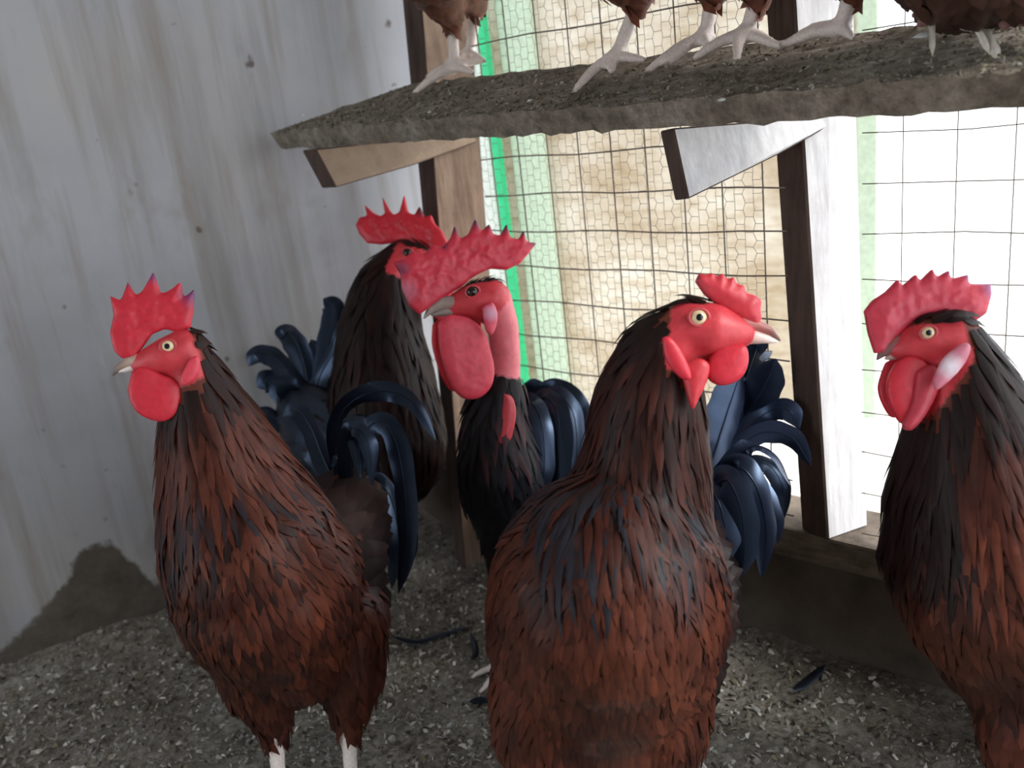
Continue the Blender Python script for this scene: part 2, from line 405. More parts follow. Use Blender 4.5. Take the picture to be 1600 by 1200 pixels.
# crust of droppings lying on the plank: uncountable
def flakes(n, place, smin, smax, cols, r_):
    vs, fs, ts = [], [], []
    for _ in range(n):
        c_, nn = place(); s = r_.uniform(smin, smax)
        a = unit(np.cross(nn + .7 * r_.standard_normal(3), r_.standard_normal(3))); b_ = unit(np.cross(nn + .55 * r_.standard_normal(3), a))
        k = r_.integers(4, 7); base = len(vs); ce = c_ + nn * s * r_.uniform(.05, .5)
        ang = np.sort(r_.uniform(0, 6.283, k))
        asp = r_.uniform(.4, 1)
        for t in ang: vs.append(ce + s * (math.cos(t) * a + asp * math.sin(t) * b_))
        vs.append(ce + nn * s * .35)
        for i in range(k): fs.append((base + i, base + (i + 1) % k, base + k))
        col = np.array(cols[r_.integers(len(cols))]) * r_.uniform(.7, 1.25); ts += [col] * (k + 1)
    return vs, fs, np.array(ts)
CH = [lin(174, 171, 162), lin(148, 144, 134), lin(122, 117, 107), lin(204, 202, 196), lin(138, 129, 110), lin(84, 78, 70), lin(164, 163, 158), lin(132, 128, 121)]
BC = [lin(138, 134, 120), lin(114, 106, 95), lin(162, 157, 146), lin(124, 122, 98), lin(92, 84, 74)]
def bplace():
    u, v_ = brng.uniform(.003, .999), brng.uniform(0, 1) ** 1.3
    return lerp(lerp(fl_, frx, u), lerp(bl, brx, u), v_ * .97), bn
vs, fs, ts = flakes(4200, bplace, .0012, .0034, BC, brng)
o = mesh_obj('dropping_crust', vs, fs, M['chip'], board, ts, smooth=False); o['kind'] = 'stuff'
# white splats on the plank
for (x, y, s) in [(475, 183, .005), (617, 135, .007), (1128, 160, .004), (672, 178, .003), (828, 160, .003), (1440, 60, .006)]:
    c_ = board_pt(x, y, .002); vs = []; fs = []
    a = unit(fdir); b2 = np.cross(bn, a)
    for k in range(9):
        t = k / 9 * 6.283; rr = s * rnd.uniform(.7, 1.3); vs.append(c_ + rr * (math.cos(t) * a + .7 * math.sin(t) * b2))
    vs.append(c_ + bn * s * .5)
    for k in range(9): fs.append((k, (k + 1) % 9, 9))
    mesh_obj('white_dropping', vs, fs, M['white_wash'], board)
def bracket(name, side, near, mats, label):
    """side: the big side face (photograph points with distance), extruded by the near end's width"""
    p = [at(*q) for q in side]; wv = at(*near) - p[0]
    n = len(p); vs = p + [q + wv for q in p]; o_ = p[0]
    fa = [tuple(range(n)), tuple(range(2 * n - 1, n - 1, -1))] + [((i + 1) % n, i, i + n, (i + 1) % n + n) for i in range(n)]
    ob = mesh_obj(name, [q - o_ for q in vs], fa, None, None, smooth=False, mats=mats, fmat=[1] + [0] * (n + 1)); ob.location = tuple(o_)
    bm = bmesh.new(); bm.from_mesh(ob.data); bmesh.ops.recalc_face_normals(bm, faces=bm.faces[:])
    bmesh.ops.bevel(bm, geom=bm.edges[:], offset=.0015, segments=1, affect='EDGES'); bm.to_mesh(ob.data); bm.free()
    return tag(ob, label, 'bracket')

# ------------------------------------------------------------------ birds
def cat_rom(P_, n):
    P_ = np.asarray(P_, float); out = []
    Q = np.vstack([2 * P_[0] - P_[1], P_, 2 * P_[-1] - P_[-2]])
    for i in range(1, len(Q) - 2):
        for t in np.linspace(0, 1, n, endpoint=False):
            a, b_, c_, d = Q[i - 1], Q[i], Q[i + 1], Q[i + 2]
            out.append(.5 * (2 * b_ + (c_ - a) * t + (2 * a - 5 * b_ + 4 * c_ - d) * t * t + (3 * b_ - a - 3 * c_ + d) * t ** 3))
    out.append(P_[-1]); return np.array(out)
def spheres(chain, step=.3, template=ICO2):
    vs, fs, n = [], [], 0
    for (p, r), (q, s) in zip(chain[:-1], chain[1:]):
        L = np.linalg.norm(q - p); k = max(2, int(L / (step * max(min(r, s), .002))) + 1)
        for t in np.linspace(0, 1, k):
            c_ = p + (q - p) * t; rr = r + (s - r) * t
            vs.append(template[0] * rr + c_); fs.append(template[1] + n); n += len(template[0])
    return vs, fs, n
def remeshed(chains, voxel, smooth=6, template=ICO2, extra=None):
    vs, fs, n = [], [], 0
    for ch in chains:
        v_, f_, k = spheres(ch, template=template); vs += v_; fs += [x + n for x in f_]; n += k
    if extra:
        v_, f_ = extra; vs.append(np.asarray(v_)); fe = [tuple(i + n for i in q) for q in f_]
    else: fe = []
    V = np.concatenate(vs) if vs else np.zeros((0, 3)); Fs = [tuple(q) for q in (np.concatenate(fs).tolist() if fs else [])] + fe
    me = bpy.data.meshes.new('tmp'); me.from_pydata(V.tolist(), [], Fs)
    return remesh_me(me, voxel, smooth)
def remesh_me(me, voxel, smooth):
    ob = bpy.data.objects.new('tmp', me); COL.objects.link(ob)
    m = ob.modifiers.new('r', 'REMESH'); m.mode = 'VOXEL'; m.voxel_size = voxel
    if smooth: s = ob.modifiers.new('s', 'SMOOTH'); s.iterations = smooth; s.factor = .5
    dg = bpy.context.evaluated_depsgraph_get(); out = bpy.data.meshes.new_from_object(ob.evaluated_get(dg))
    bpy.data.objects.remove(ob); bpy.data.meshes.remove(me); return out
def mesh_np(me):
    n = len(me.vertices); co = np.empty(n * 3, np.float32); me.vertices.foreach_get('co', co)
    no = np.empty(n * 3, np.float32); me.vertices.foreach_get('normal', no)
    return co.reshape(-1, 3).astype(float), no.reshape(-1, 3).astype(float)

def solid_outline(outline3d, side, thick, voxel, smooth, relief=.5):
    """rounded fleshy plate from an outline lying in a plane"""
    bm = bmesh.new(); o3 = [np.asarray(q) for q in outline3d]; n = len(o3)
    ctr = sum(o3) / n
    A = [bm.verts.new(q + side * thick / 2) for q in o3]; B = [bm.verts.new(q - side * thick / 2) for q in o3]
    fa = bm.faces.new(A); fb = bm.faces.new(B[::-1])
    for i in range(n): bm.faces.new((A[(i + 1) % n], A[i], B[i], B[(i + 1) % n]))
    bmesh.ops.triangulate(bm, faces=[fa, fb]); bmesh.ops.recalc_face_normals(bm, faces=bm.faces[:])
    me = bpy.data.meshes.new('tmp'); bm.to_mesh(me); bm.free()
    me = remesh_me(me, voxel, 2)
    co, _ = mesh_np(me); O = np.array(o3); E2 = np.roll(O, -1, 0) - O; LL = (E2 ** 2).sum(1) + 1e-12
    sd_ = (co - ctr) @ side; pl = co - sd_[:, None] * side
    best = np.full(len(co), 1e9)
    for k in range(n):
        t = np.clip(((pl - O[k]) @ E2[k]) / LL[k], 0, 1); best = np.minimum(best, np.linalg.norm(pl - O[k] - t[:, None] * E2[k], axis=1))
    R_ = thick * 1.3; q = np.clip(best / R_, 0, 1); fac = .32 + .68 * np.sqrt(np.clip(1 - (1 - q) ** 2, 0, 1))
    rel = np.array([mnoise.noise(Vector(p * 75)) * .35 + mnoise.noise(Vector(p * 190)) * .22 for p in pl]) * q
    new = pl + side * (sd_ * fac + rel * thick * relief)[:, None]
    me.vertices.foreach_set('co', new.astype(np.float32).ravel()); me.update()
    ob = bpy.data.objects.new('tmp', me); COL.objects.link(ob)
    m = ob.modifiers.new('s', 'SMOOTH'); m.iterations = max(1, smooth - 2); m.factor = .5
    dg = bpy.context.evaluated_depsgraph_get(); out = bpy.data.meshes.new_from_object(ob.evaluated_get(dg))
    bpy.data.objects.remove(ob); bpy.data.meshes.remove(me); return out

def feather_strip(spine, wvec, nvec, widths, col, cup=.18):
    vs, ts, fs = [], [], []
    n = len(spine)
    for i in range(n - 1):
        w_ = widths[i]
        vs += [spine[i] - wvec[i] * w_ - nvec[i] * w_ * cup, spine[i] + nvec[i] * w_ * cup, spine[i] + wvec[i] * w_ - nvec[i] * w_ * cup]
        if i:
            a = 3 * i; fs += [(a, a + 1, a - 2, a - 3), (a + 1, a + 2, a - 1, a - 2)]
    vs.append(spine[-1]); a = 3 * (n - 2); fs += [(a + 3, a + 1, a), (a + 3, a + 2, a + 1)]
    return vs, fs

def under(p, h):
    q = np.array([p[0], p[1], 0.]) + np.array([h[0], h[1], 0.]) * .02; q[2] = floor_h(q[0], q[1]) + .001; return q
class Bird:
    def __init__(s, name, label, z, group=None, cat='rooster', seed=1, zref=None):
        s.z = z; s.rng = np.random.default_rng(seed); s.name = name; s.label = label; s.cat = cat
        s.chains = []; s.kinds = []; s.root = None; s.group = group
    def clampz(s, x, y, z, mg):
        # stay on the coop's side of the wire mesh and of the painted wall
        d = ray(x, y)
        for nn in (MN, WN):
            k = np.dot(d, nn); z0 = (mg - np.dot(CP - CORNER, nn)) / k if abs(k) > 1e-6 else 1e9
            if k < 0: z = min(z, z0)
        return z
    def pt(s, x, y, dz=0, mg=.02): return at(x, y, s.clampz(x, y, s.z + dz, mg))
    def rad(s, px, dz=0): return px * (s.z + dz) / FOC
    def chain(s, kind, js):
        """js: (x, y, dz, radius_px)"""
        s.chains.append([(s.pt(x, y, dz, s.rad(r, dz) + .014), r * s.clampz(x, y, s.z + dz, s.rad(r, dz) + .014) / FOC) for x, y, dz, r in js]); s.kinds.append(kind); return s.chains[-1]
    def chain3(s, kind, js): s.chains.append([(np.asarray(p), r) for p, r in js]); s.kinds.append(kind)
    def leg(s, hock, foot, heading, toes=None, k=1.0, up=Z3, backtoe=True):
        hock = np.asarray(hock); foot = np.asarray(foot)
        s.chain3('leg', [(hock, .0095 * k), (lerp(hock, foot, .25), .0068 * k), (lerp(hock, foot, .85), .0066 * k), (foot + up * .007, .0075 * k)])
        h = unit(heading - up * np.dot(heading, up)); sd_ = np.cross(up, h)
        if toes is None:
            toes = [foot + (h * math.cos(a) + sd_ * math.sin(a)) * L * k for a, L in ((.55, .05), (0, .06), (-.55, .05), (math.pi - .25, .026))]
        for t in toes:
            t = np.asarray(t) + up * .0045
            m1 = lerp(foot + up * .006, t, .35) + up * .004; m2 = lerp(foot + up * .006, t, .7) + up * .0025
            s.chain3('toe', [(foot + up * .007, .0065 * k), (m1, .0056 * k), (m2, .0050 * k), (t, .0038 * k)])
            s.chain3('claw', [(t, .0036 * k), (lerp(foot, t, 1.14) - up * .001, .0016 * k)])
    def build(s, voxel, base, face=None, plumage=(.17, .04, .022), legcol=lin(236, 226, 220)):
        s.root = empty(s.name, base); tag(s.root, s.label, s.cat, s.group)
        me = remeshed(s.chains, voxel, 5)
        co, no = mesh_np(me)
        best = np.full(len(co), 1e9); lab = np.zeros(len(co), int); fl = np.zeros((len(co), 3)); par = np.zeros(len(co))
        kid = {'head': 0, 'neck': 1, 'torso': 2, 'thigh': 3, 'leg': 4, 'toe': 5, 'claw': 6, 'bare': 7, 'belly': 8}
        for ch, kd in zip(s.chains, s.kinds):
            tot = sum(np.linalg.norm(q[0] - p[0]) for p, q in zip(ch[:-1], ch[1:])); acc = 0
            for (p, r), (q, r2) in zip(ch[:-1], ch[1:]):
                d = q - p; L = np.linalg.norm(d) + 1e-9; t = np.clip((co - p) @ d / L ** 2, 0, 1)
                ds = np.linalg.norm(co - p - t[:, None] * d, axis=1) - (r + (r2 - r) * t)
                mk = ds < best; best[mk] = ds[mk]; lab[mk] = kid[kd]; fl[mk] = d / L; par[mk] = (acc + t[mk] * L) / tot; acc += L
        fl[lab == 0] *= -1
        s.co, s.no, s.lab, s.fl, s.par = co, no, lab, fl, par
        s.kid = kid
        tint = np.tile(np.array(plumage), (len(co), 1)) * .8
        tint[(lab == 4) | (lab == 5)] = legcol; tint[lab == 6] = lin(150, 135, 120)
        s.faceskin = np.zeros(len(co), bool)
        if face: s.faceskin = face(s, co, no) & np.isin(lab, (0, 1, 7))
        s.faceskin |= lab == 7
        tint[s.faceskin] = lin(205, 62, 72)
        s.tint = tint
        pol = [tuple(p.vertices) for p in me.polygons]
        s.bvh = BVHTree.FromPolygons([tuple(x) for x in co], pol)
        fm = np.zeros(len(pol), np.int32)
        pl = np.array([p[0] for p in pol]); fm[np.isin(lab[pl], (4, 5, 6))] = 1; fm[s.faceskin[pl]] = 2
        s.body = link('body', me, None, s.root, tint, True, mats=[M['body'], M['scale'], M['skin']], fmat=fm)
        return s
    def plumage(s, part, kinds, spacing, L, W, lift, colf, down=.3, mat='plume', tip='round', maskf=None, jit=.25, thin=1.0):
        ok = np.isin(s.lab, [s.kid[k] for k in kinds]) & ~s.faceskin
        if maskf is not None: ok &= maskf(s)
        ids = np.nonzero(ok)[0]; s.rng.shuffle(ids)
        cell = {}; sel = []
        for i in ids:
            c_ = tuple((s.co[i] / spacing).astype(int)); c_ = tuple(int(math.floor(x)) for x in s.co[i] / spacing)
            bad = False
            for a in (-1, 0, 1):
                for b_ in (-1, 0, 1):
                    for d in (-1, 0, 1):
                        for j in cell.get((c_[0] + a, c_[1] + b_, c_[2] + d), ()):
                            if np.sum((s.co[i] - s.co[j]) ** 2) < spacing ** 2 * .8: bad = True; break
            if not bad: cell.setdefault(c_, []).append(i); sel.append(i)
        vs, fs, ts, ns = [], [], [], []
        prof = {'round': [.5, .95, .7, 0], 'lance': [.6, 1., .6, 0]}[tip]
        for i in sel:
            p = s.co[i]; n_ = s.no[i]
            d = s.fl[i] + np.array([0, 0, -down]); d = d + jit * s.rng.standard_normal(3)
            l = L * s.rng.uniform(.75, 1.25) * (.42 if s.lab[i] == 0 else 1 + (.55 * s.par[i] if s.lab[i] == 1 else 0)); wd = W * s.rng.uniform(.8, 1.2); lf = lift * s.rng.uniform(.4, 1.5)
            sp, wv, nv = [], [], []; q = p
            for k in range(4):
                t = k / 3
                d = unit(d - n_ * np.dot(d, n_))
                sp.append(q + n_ * (.0012 + lf * t)); wv.append(np.cross(n_, d)); nv.append(n_)
                if k < 3:
                    qq = q + d * l / 3; hit_ = s.bvh.find_nearest(Vector(qq))
                    q2, n2 = np.array(hit_[0]), np.array(hit_[1])
                    if np.linalg.norm(q2 - qq) > l * .3: q2 = qq; n2 = n_
                    q, n_ = q2, unit(n_ * .4 + n2)
            v_, f_ = feather_strip(sp, wv, nv, [wd * x for x in prof], None)
            b0 = len(vs); vs += v_; fs += [tuple(x + b0 for x in f) for f in f_]
            c0, c1 = colf(s, i, s.rng); c0 = np.array(c0); c1 = np.array(c1); br_ = s.rng.uniform(.84, 1.18)
            for k in range(3): ns += [unit(nv[k] + wv[k] * m_) for m_ in (-.22, 0, .22)]
            ns.append(nv[3])
            for k in range(3): ts += [lerp(c0, c1, (0, .35, .75)[k]) * br_ * (.92, 1.06, .92)[m_] for m_ in range(3)]
            ts.append(c1 * br_)
        if not vs: return None
        o = mesh_obj(part, vs, fs, M[mat], s.root, np.array(ts)); o['kind'] = 'stuff'
        o.data.normals_split_custom_set_from_vertices([tuple(x) for x in ns]); return o
    def tail(s, ctrl, width, col=(.006, .008, .015), name='tail_feather', n=10, face=None, twist=.3, mat='gloss', tipcol=None):
        """ctrl: (x,y,dz); one feather, its own mesh"""
        P_ = [s.pt(*c_) for c_ in ctrl]; sp = cat_rom(P_, n); m = len(sp)
        wd = s.rad(width, ctrl[0][2]) / 2
        tg = np.gradient(sp, axis=0); tg /= np.linalg.norm(tg, axis=1)[:, None]
        view = unit(CP + np.array([.1, 0, .15]) - sp.mean(0)) if face is None else unit(face)
        view = unit(view + twist * s.rng.standard_normal(3))
        wv = np.cross(tg, view); wv /= (np.linalg.norm(wv, axis=1)[:, None] + 1e-9); nv = np.cross(wv, tg)
        u = np.linspace(0, 1, m); wid = wd * np.clip(np.minimum(.35 + u * 3, 1) * (1 - np.clip((u - .72) / .28, 0, 1) ** 2.2), 0.03, 1)
        ph = s.rng.uniform(0, 6, 2); wid = wid * (1 + .05 * np.sin(u * 17 + ph[0]) + .04 * np.sin(u * 39 + ph[1]))
        v_, f_ = feather_strip(list(sp), list(wv), list(nv), list(wid), None, cup=.14)
        c_ = np.tile(np.array(col), (len(v_), 1)) * s.rng.uniform(.7, 1.4)
        if tipcol is not None: c_[len(c_) * 2 // 3:] = tipcol
        # a stiff shaft along the vane gives the feather thickness
        b0 = len(v_); rr = wd * .07 + .0004
        for i in range(m):
            for k in range(3):
                t = k * 2.0944; v_.append(sp[i] + nv[i] * wid[i] * .14 + rr * (1 - .8 * u[i]) * (math.cos(t) * wv[i] + math.sin(t) * nv[i]))
            if i:
                for k in range(3): f_.append((b0 + 3 * (i - 1) + k, b0 + 3 * (i - 1) + (k + 1) % 3, b0 + 3 * i + (k + 1) % 3, b0 + 3 * i + k))
        c_ = np.vstack([c_, np.tile(np.array(col) * 1.3, (3 * m, 1))])
        return mesh_obj(name, v_, f_, M[mat], s.root, c_)
    # ---- head
    def head(s, ctr, tip, dz_tip, k=1.0, dz=0, upx=(0, -1)):
        """ctr, tip: photograph points of skull centre and beak tip"""
        s.hc = s.pt(*ctr, dz); s.hf = unit(s.pt(*tip, dz + dz_tip) - s.hc)
        u0 = RT * upx[0] - UP * upx[1]
        s.hu = unit(u0 - s.hf * np.dot(u0, s.hf)); s.hs = np.cross(s.hf, s.hu)
        if np.dot(s.hs, CP - s.hc) < 0: s.hs = -s.hs            # towards the camera
        s.hk = k
    def loc(s, co): q = co - s.hc; return q @ s.hf, q @ s.hs, q @ s.hu
    def hpt(s, x, y, off=0.0): return hit(x, y, s.hc + s.hs * off, s.hs)
    def mirror(s, p): p = np.asarray(p); return p - 2 * np.dot(p - s.hc, s.hs) * s.hs
    def flesh(s, name, outline, off, thick, voxel=.0014, smooth=5, col=lin(206, 44, 62), darks=(), dcol=lin(70, 34, 62), mirror=False, label=None, lights=(), local=False):
        if off == 'surf':
            cx, cy = np.mean(np.array(outline), 0); hh = s.bvh.ray_cast(Vector(CP), Vector(unit(ray(cx, cy))))[0]
            off = float(np.dot(np.array(hh) - s.hc, s.hs))
        if local: o3 = [s.hc + s.hf * x + s.hu * y + s.hs * off for x, y in outline]
        else: o3 = [s.hpt(x, y, off) for x, y in outline]
        if name != 'comb': o3 = list(cat_rom(o3 + o3[:1], 3)[:-1])
        if mirror: o3 = [s.mirror(p) for p in o3]
        me = solid_outline(o3, s.hs, thick, voxel, smooth, .5 if name == 'comb' else .16)
        co, _ = mesh_np(me); t = np.tile(np.array(col), (len(co), 1))
        for (x, y, r) in darks:
            d = np.linalg.norm(co - s.hpt(x, y, off), axis=1) / (r * s.z / FOC); wgt = np.clip(1.3 - d, 0, 1)[:, None]; t = t * (1 - wgt) + np.array(dcol) * wgt
        for (x, y, r, lc) in lights:
            d = np.linalg.norm(co - s.hpt(x, y, off), axis=1) / (r * s.z / FOC); wgt = np.clip(1.4 - d, 0, 1)[:, None]; t = t * (1 - wgt) + np.array(lc) * wgt
        o = link(name, me, M['skin'], s.root, t)
        if label: o['label'] = label
        return o
    def eye(s, x, y, rpx, iris='iris', both=True):
        d = ray(x, y); h_ = s.bvh.ray_cast(Vector(CP), Vector(unit(d)))
        p = np.array(h_[0]) if h_[0] is not None and abs(np.dot(np.array(h_[0]) - s.hc, FW)) < .05 else s.hpt(x, y, .017 * s.hk)
        s._eye(p, s.rad(rpx) * 1.15, iris, both)
    def eye_local(s, f, u, off, r): s._eye(s.hc + s.hf * f + s.hu * u + s.hs * off, r, 'iris', True)
    def _eye(s, p, r, iris, both):
        ax = unit(s.hs * .9 + unit(CP - p) * .35 + s.hf * .1)
        for m_ in ((0, 1) if both else (0,)):
            pp = p if not m_ else s.mirror(p); a = ax if not m_ else unit(ax - 2 * np.dot(ax, s.hs) * s.hs)
            b1 = unit(np.cross(a, s.hu)); b2 = np.cross(b1, a)
            rings = [0, .18, .4, .7, 1.0, 1.3, 1.6]; vs, fs, fm = [pp + a * r * .55], [], []
            for t in rings[1:]:
                for k in range(16):
                    g = k / 16 * 6.2832; vs.append(pp + r * (a * (math.cos(t) - .45) + math.sin(t) * (math.cos(g) * b1 + math.sin(g) * b2)))
            for k in range(16): fs.append((0, 1 + k, 1 + (k + 1) % 16)); fm.append(1)
            for q in range(len(rings) - 2):
                for k in range(16):
                    b0 = 1 + 16 * q; fs.append((b0 + k, b0 + 16 + k, b0 + 16 + (k + 1) % 16, b0 + (k + 1) % 16)); fm.append(1 if q < 1 else 0)
            e = mesh_obj('eye', vs, fs, None, s.root, mats=[M[iris], M['pupil']], fmat=fm)
            # lid ring
            vs, fs = [], []
            for k in range(20):
                g = k / 20 * 6.2832; c_ = pp + a * r * .08 + r * 1.08 * (math.cos(g) * b1 + .86 * math.sin(g) * b2); rr = r * .2
                o_ = math.cos(g) * b1 + math.sin(g) * b2
                for j in range(6): t = j / 6 * 6.2832; vs.append(c_ + rr * (math.cos(t) * o_ + math.sin(t) * a))
            for k in range(20):
                for j in range(6): fs.append((k * 6 + j, ((k + 1) % 20) * 6 + j, ((k + 1) % 20) * 6 + (j + 1) % 6, k * 6 + (j + 1) % 6))
            mesh_obj('eyelid', vs, fs, M['skin'], e, np.array(lin(190, 70, 78)))
    def beak(s, upper, lower, ucol, lcol, off=0.):
        for nm, spine, c_ in (('upper_beak', upper, ucol), ('lower_beak', lower, lcol)):
            ch = [(s.hpt(x, y, off), s.rad(r)) for x, y, r in spine]
            me = remeshed([ch], .001, 3); co, _ = mesh_np(me)
            t = np.array(c_[0]) + (np.array(c_[1]) - np.array(c_[0])) * np.clip(((co - ch[0][0]) @ unit(ch[-1][0] - ch[0][0])) / np.linalg.norm(ch[-1][0] - ch[0][0]), 0, 1)[:, None] ** 1.5
            link(nm, me, M['horn'], s.root, t)

MAHO = np.array([.058, .0135, .0080]); DARK = np.array([.013, .0056, .0048]); COPPER = np.array([.098, .026, .0135]); BLACK = np.array([.008, .009, .013])
def c_body(s, i, r):
    p = s.co[i]; q = mnoise.noise(Vector(p * 16)) + .7 * mnoise.noise(Vector(p * 45)) + .25 * r.standard_normal()
    c = lerp(MAHO * .55, COPPER, min(1, max(0, .42 + .75 * q)))
    return c * .9, c * r.uniform(.9, 1.15)
def c_dark(s, i, r): return DARK * r.uniform(.5, 1.2), DARK * r.uniform(.6, 2.2)
def c_black(s, i, r): return BLACK, BLACK * r.uniform(.8, 1.6)
def wings(b, ax0, ax1, colf, L=.06, W=.012, mat='plume', keep=(.15, .95), zmin=-.5):
    """two folded wings draped over the flanks, each one mesh part"""
    a = unit(ax1 - ax0); side = unit(np.cross(a, Z3)); Lt = np.linalg.norm(ax1 - ax0)
    for sg in (1, -1):
        for lim in (.3, 0, -.3):
            def mk(s_):
                t = ((s_.co - ax0) @ a) / Lt
                return (s_.no @ side * sg > lim) & (t > keep[0]) & (t < keep[1]) & (s_.no[:, 2] > zmin) & (s_.lab == 2)
            sv = b.fl.copy(); b.fl[:] = a
            o = b.plumage('wing', ['torso'], .013, L, W, .010, colf, .05, mat, 'round', mk, .06)
            b.fl = sv
            if o is not None and len(o.data.vertices) >= 100: break
            if o is not None and lim > -.3: bpy.data.objects.remove(o)

# ======================= left rooster (front, facing left)
A = Bird('rooster', 'chestnut rooster in front at left, facing left, with black-flecked breast', .79, seed=11)
A.head((272, 552), (176, 586), -.012)
A.chain('head', [(288, 545, .004, 33), (262, 556, -.002, 31), (232, 565, -.004, 22), (214, 570, -.006, 15)])
A.chain('neck', [(290, 548, .004, 32), (310, 605, .02, 50), (332, 680, .035, 78), (360, 770, .05, 108), (390, 850, .05, 135)])
A.chain('torso', [(400, 870, .045, 138), (425, 915, .08, 142), (475, 880, .14, 122), (535, 800, .22, 62)])
A.chain('torso', [(420, 915, .06, 148), (455, 985, .10, 120), (500, 960, .15, 100)])
A.chain('thigh', [(400, 980, .07, 85), (412, 1060, .075, 62), (424, 1110, .075, 34), (429, 1150, .075, 15)])
A.chain('thigh', [(535, 970, .10, 72), (548, 1050, .10, 52), (548, 1100, .10, 32), (544, 1140, .10, 15)])
hA = [unit(np.array([-.35, -1, 0]))]
for (hx, hy, dz, fx, fy) in ((429, 1145, .075, 432, 1318), (544, 1138, .10, 540, 1300)):
    A.leg(A.pt(hx, hy, dz), under(A.pt(hx, hy, dz), hA[0]), hA[0], k=1.18)
def faceA(s, co, no):
    f, sd_, u = s.loc(co); return (f > -.020) & (u < .020 - .25 * np.clip(-f, 0, 1)) & (u > -.03)
A.build(.0036, ground(485, 1310), faceA)
def c_neckA(s, i, r):
    t = s.par[i]
    if s.lab[i] == 0 or t < .22: return DARK, MAHO * .45
    k = r.random()
    if t > .62 and k < .38: return MAHO * .8, BLACK * 1.5
    return MAHO * r.uniform(.6, 1.2), COPPER * r.uniform(.6, 1.15)
def c_bodyA(s, i, r):
    q = s.no[i]
    if s.par[i] < .4 and r.random() < .30 * min(1, max(0, .6 + 1.5 * mnoise.noise(Vector(s.co[i] * 20)))): return MAHO * .7, DARK
    return c_body(s, i, r)
A.plumage('hackle', ['head', 'neck'], .0075, .042, .0048, .004, c_neckA, .25, tip='lance', jit=.12)
A.plumage('body_plumage', ['torso'], .0068, .028, .0046, .003, c_bodyA, .55, jit=.16)
A.plumage('thigh_plumage', ['thigh'], .0066, .025, .0044, .0045, c_body, .4, jit=.3)
wings(A, A.pt(400, 870, .045), A.pt(535, 800, .29), c_dark)
A.flesh('comb', [(178, 548), (172, 520), (178, 492), (172, 462), (189, 470), (200, 440), (212, 462), (222, 456), (240, 424), (252, 460), (268, 452), (282, 440), (286, 466), (304, 452), (303, 482), (298, 512), (280, 520), (258, 514), (238, 522), (222, 545), (210, 560), (190, 560)], 0, .010,
        darks=[(240, 430, 14), (304, 460, 22), (205, 442, 10)], dcol=lin(120, 60, 110))
A.flesh('wattle', [(206, 580), (226, 572), (250, 584), (276, 596), (282, 620), (276, 645), (258, 658), (236, 656), (212, 642), (200, 612)], .007, .011, smooth=7)
A.flesh('wattle', [(206, 580), (226, 572), (250, 584), (270, 596), (274, 620), (266, 640), (248, 652), (226, 648), (206, 634), (198, 606)], .010, .009, smooth=7, mirror=True)
A.flesh('earlobe', [(284, 585), (296, 562), (308, 556), (313, 570), (306, 590), (290, 602), (282, 598)], .021, .007, col=lin(222, 70, 88))
A.flesh('earlobe', [(284, 585), (296, 562), (308, 556), (313, 570), (306, 590), (290, 602), (282, 598)], .021, .007, col=lin(222, 70, 88), mirror=True)
A.eye(262, 541, 9.5)
A.beak([(222, 562, 12), (202, 566, 9), (186, 574, 6), (177, 586, 2)], [(218, 573, 8), (200, 576, 6), (186, 580, 3)], (lin(200, 175, 160), lin(90, 80, 78)), (lin(225, 215, 205), lin(240, 235, 230)))
for c_, wd in [([(545, 800, 0.22), (528, 720, 0.23), (528, 655, 0.21), (560, 620, 0.19), (610, 612, 0.18), (650, 635, 0.17), (682, 690, 0.16)], 30),
               ([(548, 805, 0.21), (536, 730, 0.20), (540, 670, 0.18), (552, 650, 0.17), (560, 690, 0.16), (562, 750, 0.15)], 34),
               ([(548, 805, 0.23), (560, 720, 0.24), (580, 665, 0.24), (610, 670, 0.23), (630, 740, 0.22), (636, 850, 0.21), (622, 930, 0.21)], 36),
               ([(552, 810, 0.24), (585, 760, 0.25), (610, 780, 0.25), (622, 850, 0.24), (612, 920, 0.24)], 40),
               ([(545, 800, 0.20), (540, 720, 0.17), (548, 670, 0.15), (575, 690, 0.14), (582, 760, 0.14)], 26),
               ([(540, 790, 0.22), (505, 720, 0.24), (485, 670, 0.25), (462, 640, 0.26), (440, 650, 0.27)], 32),
               ([(550, 815, 0.25), (596, 800, 0.27), (632, 830, 0.28), (640, 890, 0.28)], 36)]:
    A.tail(c_, wd)

# ======================= back rooster (dark, facing right, beside the wall)
B = Bird('rooster', 'dark brown rooster at the back by the corner, facing right behind the bare-necked one', 1.17, seed=12)
B.head((642, 402), (712, 425), -.01)
B.chain('head', [(632, 402, 0, 27), (655, 406, -.002, 25), (680, 412, -.004, 17), (692, 416, -.005, 12)])
B.chain('neck', [(632, 402, 0, 27), (604, 450, .0, 48), (594, 530, .0, 66), (600, 620, .0, 84), (612, 690, .0, 84)])
B.chain('torso', [(614, 715, .0, 76), (580, 720, .02, 80), (530, 690, .04, 72), (478, 640, .06, 36)])
B.chain('thigh', [(556, 770, .01, 50), (520, 830, .01, 34), (505, 880, .01, 14)])
B.chain('thigh', [(546, 770, .09, 48), (510, 820, .10, 32), (492, 868, .10, 14)])
hB = unit(RT * np.array([1, 1, 0]) + np.array([0, -.2, 0]))
fB = [under(B.pt(505, 876, .01), hB), under(B.pt(492, 864, .10), hB)]
B.leg(B.pt(505, 876, .01), fB[0], hB); B.leg(B.pt(492, 864, .10), fB[1], hB)
def faceB(s, co, no):
    f, sd_, u = s.loc(co); return (f > -.018) & (u < .014) & (u > -.03)
B.build(.0042, lerp(*fB, .5), faceB, plumage=(.03, .014, .012))
